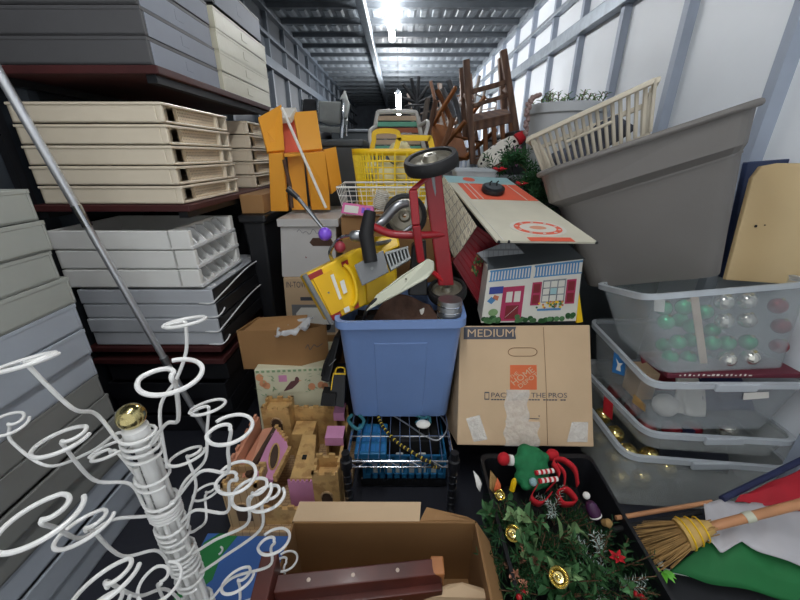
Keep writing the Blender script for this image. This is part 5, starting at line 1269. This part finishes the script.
mb = MB(); PQ.rect(mb,.08,.15,.52,.85,.001,.001,0); PQ.rect(mb,.62,.25,.72,.8,.001,.001,1); PQ.rect(mb,.76,.25,.9,.8,.001,.001,1); mb.build('picture', ['paper','purple'], pc_)
cr = thing('wire_cylinder', 'small cream slotted plastic cylinder leaning on the yellow basket', 'toy', W(382,205,1.38)); 
cc = W(381,200,1.385); ax = V(.25,-.1,.9)
mb = MB(); mb.lathe([(.022,-.032),(.026,.0),(.022,.034)], cc, ax, 20); mb.build('core', 'basket_beige', cr)
mb = MB()
for k in range(9): mb.lathe([(.0255,-.028+k*.007),(.028,-.027+k*.007),(.0255,-.026+k*.007)], cc, ax, 20, caps=False)
mb.build('ridge', 'white_paint', cr)
yb = thing('yellow_basket', 'bright yellow plastic market basket with two handles on the brown carton', 'basket', (-.03,1.72,.874))
def ypt(a, t):                           # rounded plan
    zb, zt_ = .875, 1.125; rx, ry = .165+.025*t, .10+.02*t
    e = .55; c, s = math.cos(a), math.sin(a)
    return V(-.022+rx*math.copysign(abs(c)**e, c), 1.72+ry*math.copysign(abs(s)**e, s), zb+(zt_-zb)*t)
nA = 64; mb = MB()
for k in range(nA):
    a = 2*PI*k/nA
    mb.tube([ypt(a, .0), ypt(a, .5), ypt(a, .93)], .004, 5)
for j in range(8): mb.tube([ypt(2*PI*i/nA, .2+j*.1) for i in range(nA)], .003, 5, closed=True)
mb.build('lattice', 'yellow_clear', yb)
mb = MB()
for t0, t1, w in ((.90,1.0,.006),(.0,.14,.004)):
    mb.grid(lambda u, v: ypt(2*PI*u, t0+(t1-t0)*v), nA, 2)
o = mb.build('rim_band', 'yellow', yb, solid=.006)
MB().slab([ypt(2*PI*i/nA, .01) for i in range(nA)], .004).build('bottom', 'yellow', yb)
for yy, xs, zt_ in ((1.83,(-.125,-.005),1.20),(1.605,(-.005,.125),1.165)):
    a, b = xs; pts = [V(a-.012,yy,1.12), V(a,yy,1.16), V(a+.012,yy,zt_), V(b-.012,yy,zt_), V(b,yy,1.16), V(b+.012,yy,1.12)]
    P_ = crom(pts, 6); mb = MB(); n = len(P_)
    vs = []; fs = []
    for i, p in enumerate(P_):
        tn = (P_[min(i+1,n-1)]-P_[max(i-1,0)]).normalized(); nr = V(-tn.z,0,tn.x)*.011; vs += [p-nr, p+nr]
    for i in range(n-1): fs.append((2*i,2*i+1,2*i+3,2*i+2))
    mb.add(vs, fs); mb.build('handle', 'yellow', yb, solid=.012)
random.seed(8); first = None
for k, (x, y, z, r) in enumerate(((-.12,1.69,.935,.06),(-.02,1.685,.935,.06),(.08,1.69,.935,.06),(-.07,1.685,1.02,.06),(.04,1.685,1.03,.065),(.0,1.70,1.11,.055),(-.12,1.76,1.03,.05),(.09,1.76,1.07,.055))):
    mb = MB(); mb.ball(V(x,y,z), r, 18, sq=(1,.85,.9)); 
    mb.v = [V(x,y,z)+(p-V(x,y,z))*(1+.12*noise.noise((p-V(x,y,z))*26+V(k,0,0))) for p in mb.v]
    o = mb.build('wrapped_package', 'wrap'); tag(o, 'clear plastic wrapped white package in the yellow basket', 'package', 'packages in the yellow basket')

# ---------------- clear planter box, plush, garland
pb = thing('clear_box', 'small clear plastic box of little plants behind the play board', 'box', (.33,1.65,.986))
tote([V(.25,1.60,.988),V(.41,1.60,.988),V(.41,1.72,.988),V(.25,1.72,.988)], [V(.235,1.59,1.045),V(.425,1.59,1.045),V(.425,1.73,1.045),V(.235,1.73,1.045)], pb, 'cloudy', 'clear_rim', rc=.015, rim=.01, lip=.006, th=.002)
mb = MB(); random.seed(14)
for k in range(26):
    b = V(random.uniform(.26,.40), random.uniform(1.62,1.7), 1.0); sprig(mb, b, V(random.uniform(-.4,.4),random.uniform(-.4,.3),1), .045, 7, .014, .007, k % 3)
o = mb.build('small_plants', ['leaf_mid','leaf_dark','straw']); tag(o, 'little green and yellow plants filling the clear plastic box', 'plants', kind='stuff')
dg = thing('plush_dog', 'white plush dog with black spots and red hat lying behind the clear box', 'plush toy', W(500,172,1.85))
mb = MB(); X = lambda px, py, D: W(px, py, D)
for px, py, r in ((488,160,.045),(496,156,.052),(504,150,.05),(511,145,.042),(484,164,.035),(493,163,.045)): mb.ball(X(px,py,1.85), r, 14)
mb.ball(X(497,160,1.78), .045, 14); mb.ball(X(494,165,1.74), .028, 12); mb.ball(X(516,142,1.86), .032, 12)
mb.build('body', 'dal', dg, remesh=.008)
mb = MB(); mb.ball(X(500,158,1.755), .017, 12, sq=(1,.6,1.5)); mb.build('ear', 'chair_black', dg)
mb = MB(); mb.ball(X(493,167,1.715), .007, 10); mb.build('nose', 'black_matte', dg)
mb = MB()
for px in (493,496.5): mb.ball(X(px,161.5,1.738), .0045, 8)
mb.build('eyes', 'black_matte', dg)
mb = MB(); mb.lathe([(.028,0),(.029,.01),(.022,.035),(.01,.05),(0,.052)], X(517,140,1.82), V(.8,0,.6), 16); mb.build('red_hat', 'felt_red', dg)
o = MB().grid(lambda u,v: X(512+12*u,150+14*v,1.75)+V(0,.04*u,.015*math.sin(u*9+v*7)), 12, 12).build('shiny_wrap', 'foil_pink', solid=.004); tag(o, 'shiny pink and red wrapping beside the spotted plush dog', 'wrapping')
def pine(name, label, pts, n, L, ln, seed, mats=('pine','leaf_dark')):
    random.seed(seed); P_ = crom(pts, 8); t = thing(name, label, 'garland', P_[0]); mb = MB(); st = MB(); st.tube(P_, .004, 6)
    for k in range(n):
        b = random.choice(P_); d = V(random.uniform(-1,1), random.uniform(-1,.3), random.uniform(-.5,1)).normalized(); sprig(mb, b, d, L*random.uniform(.6,1.2), 22, ln, .006, k % 2)
    mb.build('needles', list(mats), t); st.build('branch', 'twig', t); return t
pine('pine_garland', 'green pine garland with red flowers between the plush dog and grey tote', [W(495,166,1.62), W(510,160,1.6), W(522,166,1.55), W(530,178,1.5), W(534,192,1.45), W(542,206,1.4)], 60, .075, .035, 17)
poin(W(499,172,1.52), .035, 'red artificial flower on the garland beside the clear plant box')
poin(W(521,186,1.42), .03, 'red artificial flower low on the garland by the grey tote')

# ---------------- chairs at the back
wc = thing('wooden_chair', 'large dark wooden chair turned upside down at the back right', 'chair', W(488,165,2.75))
def bar(nm_, a, b, r, m='wood_dark', par=wc):
    a, b = Vector(a), Vector(b); d = (b-a).normalized(); u = d.cross(V(0,1,0)).normalized()*r; v = d.cross(u).normalized()*r
    return MB().hexa([a-u-v,a+u-v,a+u+v,a-u+v],[b-u-v,b+u-v,b+u+v,b-u+v]).build(nm_, m, par, bevel=.004)
bar('leg', W(466,60,2.6), W(473,164,2.6), .02)
bar('leg', W(462,68,2.95), W(466,140,2.95), .022)
bar('leg', W(503,50,2.6), W(516,132,2.6), .02)
bar('leg', W(501,58,2.95), W(505,120,2.95), .022)
bar('stretcher', W(471,92,2.6), W(507,82,2.6), .014)
bar('stretcher', W(473,106,2.6), W(508,95,2.6), .012)
bar('stretcher', W(469,100,2.6), W(464,95,2.95), .012); bar('stretcher', W(508,92,2.6), W(504,90,2.95), .012)
MB().slab([W(472,122,2.58), W(512,113,2.58), W(506,108,2.98), W(466,115,2.98)], .03).build('seat', 'wood_dark', wc, bevel=.006)
bar('crest_rail', W(474,128,2.6), W(513,119,2.6), .02)
for k in range(4): bar('slat', W(485+k*8.5,127-k*1.8,2.6), W(486+k*9,160-k*2,2.6), .014, 'wood_mid')
bar('crest_rail', W(474,162,2.6), W(518,152,2.6), .02)
# generic turned over wooden chair (local frame, seat down at z 0, legs up)
def uchair(m, label, seatm=None, group=None):
    t = thing('wooden_chair', label, 'chair', (0,0,0), group); b = lambda nm_, a, c, r: bar(nm_, V(*a), V(*c), r, m, t)
    MB().box(-.2,.2,-.19,.19,.0,.035).build('seat', seatm or m, t, bevel=.008)
    for sx in (-1,1):
        b('leg', (sx*.17,-.16,.035), (sx*.19,-.19,.46), .016); b('leg', (sx*.17,.16,.035), (sx*.18,.2,.46), .016)
        b('stretcher', (sx*.178,-.17,.2), (sx*.175,.18,.2), .009); b('back_post', (sx*.17,.16,0), (sx*.17,.26,-.42), .015)
    b('stretcher', (-.178,-.17,.26), (.178,-.17,.26), .009)
    for z in (-.18,-.3,-.4): b('back_rail', (-.17,.2-z*.12,z), (.17,.2-z*.12,z), .014)
    return t
u1 = uchair('wood_orange', 'orange brown wooden chair turned over left of the dark chair'); u1.location = W(448,143,3.0); u1.rotation_euler = (.9,.15,.5); u1.scale = (.75,.75,.75)
u2 = uchair('wood_grey', 'greyish wooden chair turned over behind the orange brown chair'); u2.location = W(432,136,3.9); u2.rotation_euler = (-.2,.3,1.2); u2.scale = (.85,.85,.85)
u3 = uchair('wood_dark', 'dark wooden chair upside down farthest back right of the spoked table base'); u3.location = W(458,124,4.4); u3.rotation_euler = (.1,-.2,-.3)
u4 = uchair('wood_grey', 'weathered chair upside down against the right wall behind the dark chair'); u4.location = W(474,122,5.2); u4.rotation_euler = (0,.2,.4)
random.seed(19)
for k, (a, b, D, m, lab) in enumerate((((449,80),(462,128),3.0,'metal_grey','grey metal leg leaning left of the dark upturned chair'),((437,90),(453,125),3.0,'wood_mid','brown wooden leg leaning in front of the chair heap'),((442,88),(455,118),3.1,'metal_grey','second grey metal leg leaning in the chair heap'),
    ((428,98),(418,145),2.7,'wood_grey','grey wooden slat leaning right of the lawn chair'),((436,100),(424,146),2.75,'wood_dark','dark wooden slat leaning beside the grey slat'),((453,118),(441,152),2.6,'wood_mid','curved brown slat leaning in front of the orange brown chair'))):
    o = MB().tube([W(a[0],a[1],D), W((a[0]+b[0])/2+1,(a[1]+b[1])/2,D), W(b[0],b[1],D-.05)], .018, 8).build('chair_leg', m); tag(o, lab, 'chair leg')
# lawn chair
lc = thing('lawn_chair', 'folding lawn chair with beige, green and rust straps behind yellow basket', 'chair', W(395,160,2.5))
fr_ = crom([W(372,160,2.5), W(374,140,2.5), W(377,116,2.55), W(382,112,2.56), W(412,112,2.56), W(417,116,2.55), W(421,135,2.5), W(426,155,2.5)], 5)
MB().tube(fr_, .014, 10).build('frame', 'white_paint', lc)
MB().tube(crom([W(376,126,2.52), W(370,132,2.4), W(371,148,2.35)], 5), .012, 10).build('arm', 'white_paint', lc)
MB().tube(crom([W(419,126,2.52), W(428,122,2.4), W(424,140,2.35)], 5), .012, 10).build('arm', 'white_paint', lc)
for k, (y, m) in enumerate(((118,'strap_beige'),(124,'strap_green'),(130,'strap_rust'),(136,'strap_beige'),(142,'strap_beige'),(148,'strap_green'))):
    MB().slab([W(376-k*.4,y+2.4,2.53), W(418+k*.6,y+2.4,2.53), W(418+k*.6,y-2.2,2.54), W(376-k*.4,y-2.2,2.54)], .006).build('strap', m, lc)
# grey padded chairs
def pad_chair(label, m, D, px, py, s=1.0):
    t = thing('padded_chair', label, 'chair', W(px, py, D)); w = lambda x, y, dd: W(px+(x-px)*s, py+(y-py)*s, D+dd)
    return t, w
g1, w = pad_chair('grey padded chair with steel legs standing high at the back left', 'chair_grey', 3.0, 333, 138)
MB().slab([w(318,121,.0), w(341,124,.0), w(342,101,.06), w(318,100,.06)], .05).build('backrest', 'chair_grey', g1, bevel=.015)
MB().slab([w(318,126,-.05), w(341,128,-.05), w(345,121,.25), w(320,119,.25)], .04).build('seat', 'chair_grey', g1, bevel=.012)
MB().tube(crom([w(341,138,-.05), w(342,122,-.03), w(343,106,.05), w(342,100,.07)], 5), .013, 8).build('leg', 'chrome', g1)
MB().tube(crom([w(318,122,0), w(330,126,-.03), w(341,125,-.02)], 4), .010, 8).build('frame', 'chrome', g1)
MB().tube(crom([w(346,136,.25), w(346,118,.25)], 3), .012, 8).build('leg', 'chrome', g1)
g2, w = pad_chair('grey padded seat shell tipped up beside the high grey chair', 'chair_grey', 3.15, 344, 118)
MB().slab([w(339,116,.0), w(347,118,.0), w(350,104,.05), w(345,88,.1), w(340,97,.05)], .06).build('backrest', 'chair_grey', g2, bevel=.015)
MB().slab([w(338,118,.0), w(348,120,.0), w(348,117,.3), w(339,116,.3)], .04).build('seat', 'chair_grey', g2, bevel=.01)
g3, w = pad_chair('black padded chair left of the grey padded chair', 'chair_black', 3.2, 308, 134)
MB().slab([w(301,122,0), w(318,122,0), w(318,98,.1), w(303,98,.1)], .05).build('backrest', 'chair_black', g3, bevel=.015)
MB().slab([w(301,126,-.1), w(318,126,-.1), w(318,121,.3), w(302,121,.3)], .04).build('seat', 'chair_black', g3, bevel=.01)
for x in (302,317): MB().tube([w(x,140,0), w(x,100,.08)], .012, 8).build('leg', 'chrome', g3)
# spoked table base
sp2 = thing('table_base', 'upturned table base with dark radiating legs right of the lower tube light', 'table base', W(417,140,3.8))
hc = W(417,103,3.8)
MB().tube([W(417,145,3.8), W(417,98,3.8)], .028, 12).build('column', 'chair_black', sp2)
for px, py in ((403,84),(411,78),(419,76),(428,86),(432,97),(402,98)): MB().tube([hc, W(px,py,3.75)], [.02,.014], 8).build('spoke', 'chair_black', sp2)
MB().tube([hc+V(.11*math.cos(2*PI*i/28),.11*math.sin(2*PI*i/28),-.03) for i in range(28)], .01, 8, closed=True).build('ring', 'chair_black', sp2)

# ================================================================ camera, light, colour
cam = bpy.data.cameras.new('camera'); co_ = bpy.data.objects.new('camera', cam); C.objects.link(co_)
cam.sensor_width = 36; cam.sensor_fit = 'HORIZONTAL'; cam.lens = F_PX/800*36; cam.clip_start = .02
co_.location = (0,0,CZ); co_.rotation_euler = (PI/2-PITCH, 0, 0)
bpy.context.scene.camera = co_
w = bpy.data.worlds.new('daylight'); bpy.context.scene.world = w; w.use_nodes = True
bgn = w.node_tree.nodes['Background']; bgn.inputs[0].default_value = (.95,.98,1,1); bgn.inputs[1].default_value = WORLD
vs_ = bpy.context.scene.view_settings
vs_.view_transform = 'Standard'; vs_.look = 'None'; vs_.gamma = 1; vs_.exposure = EXPO; vs_.use_curve_mapping = False
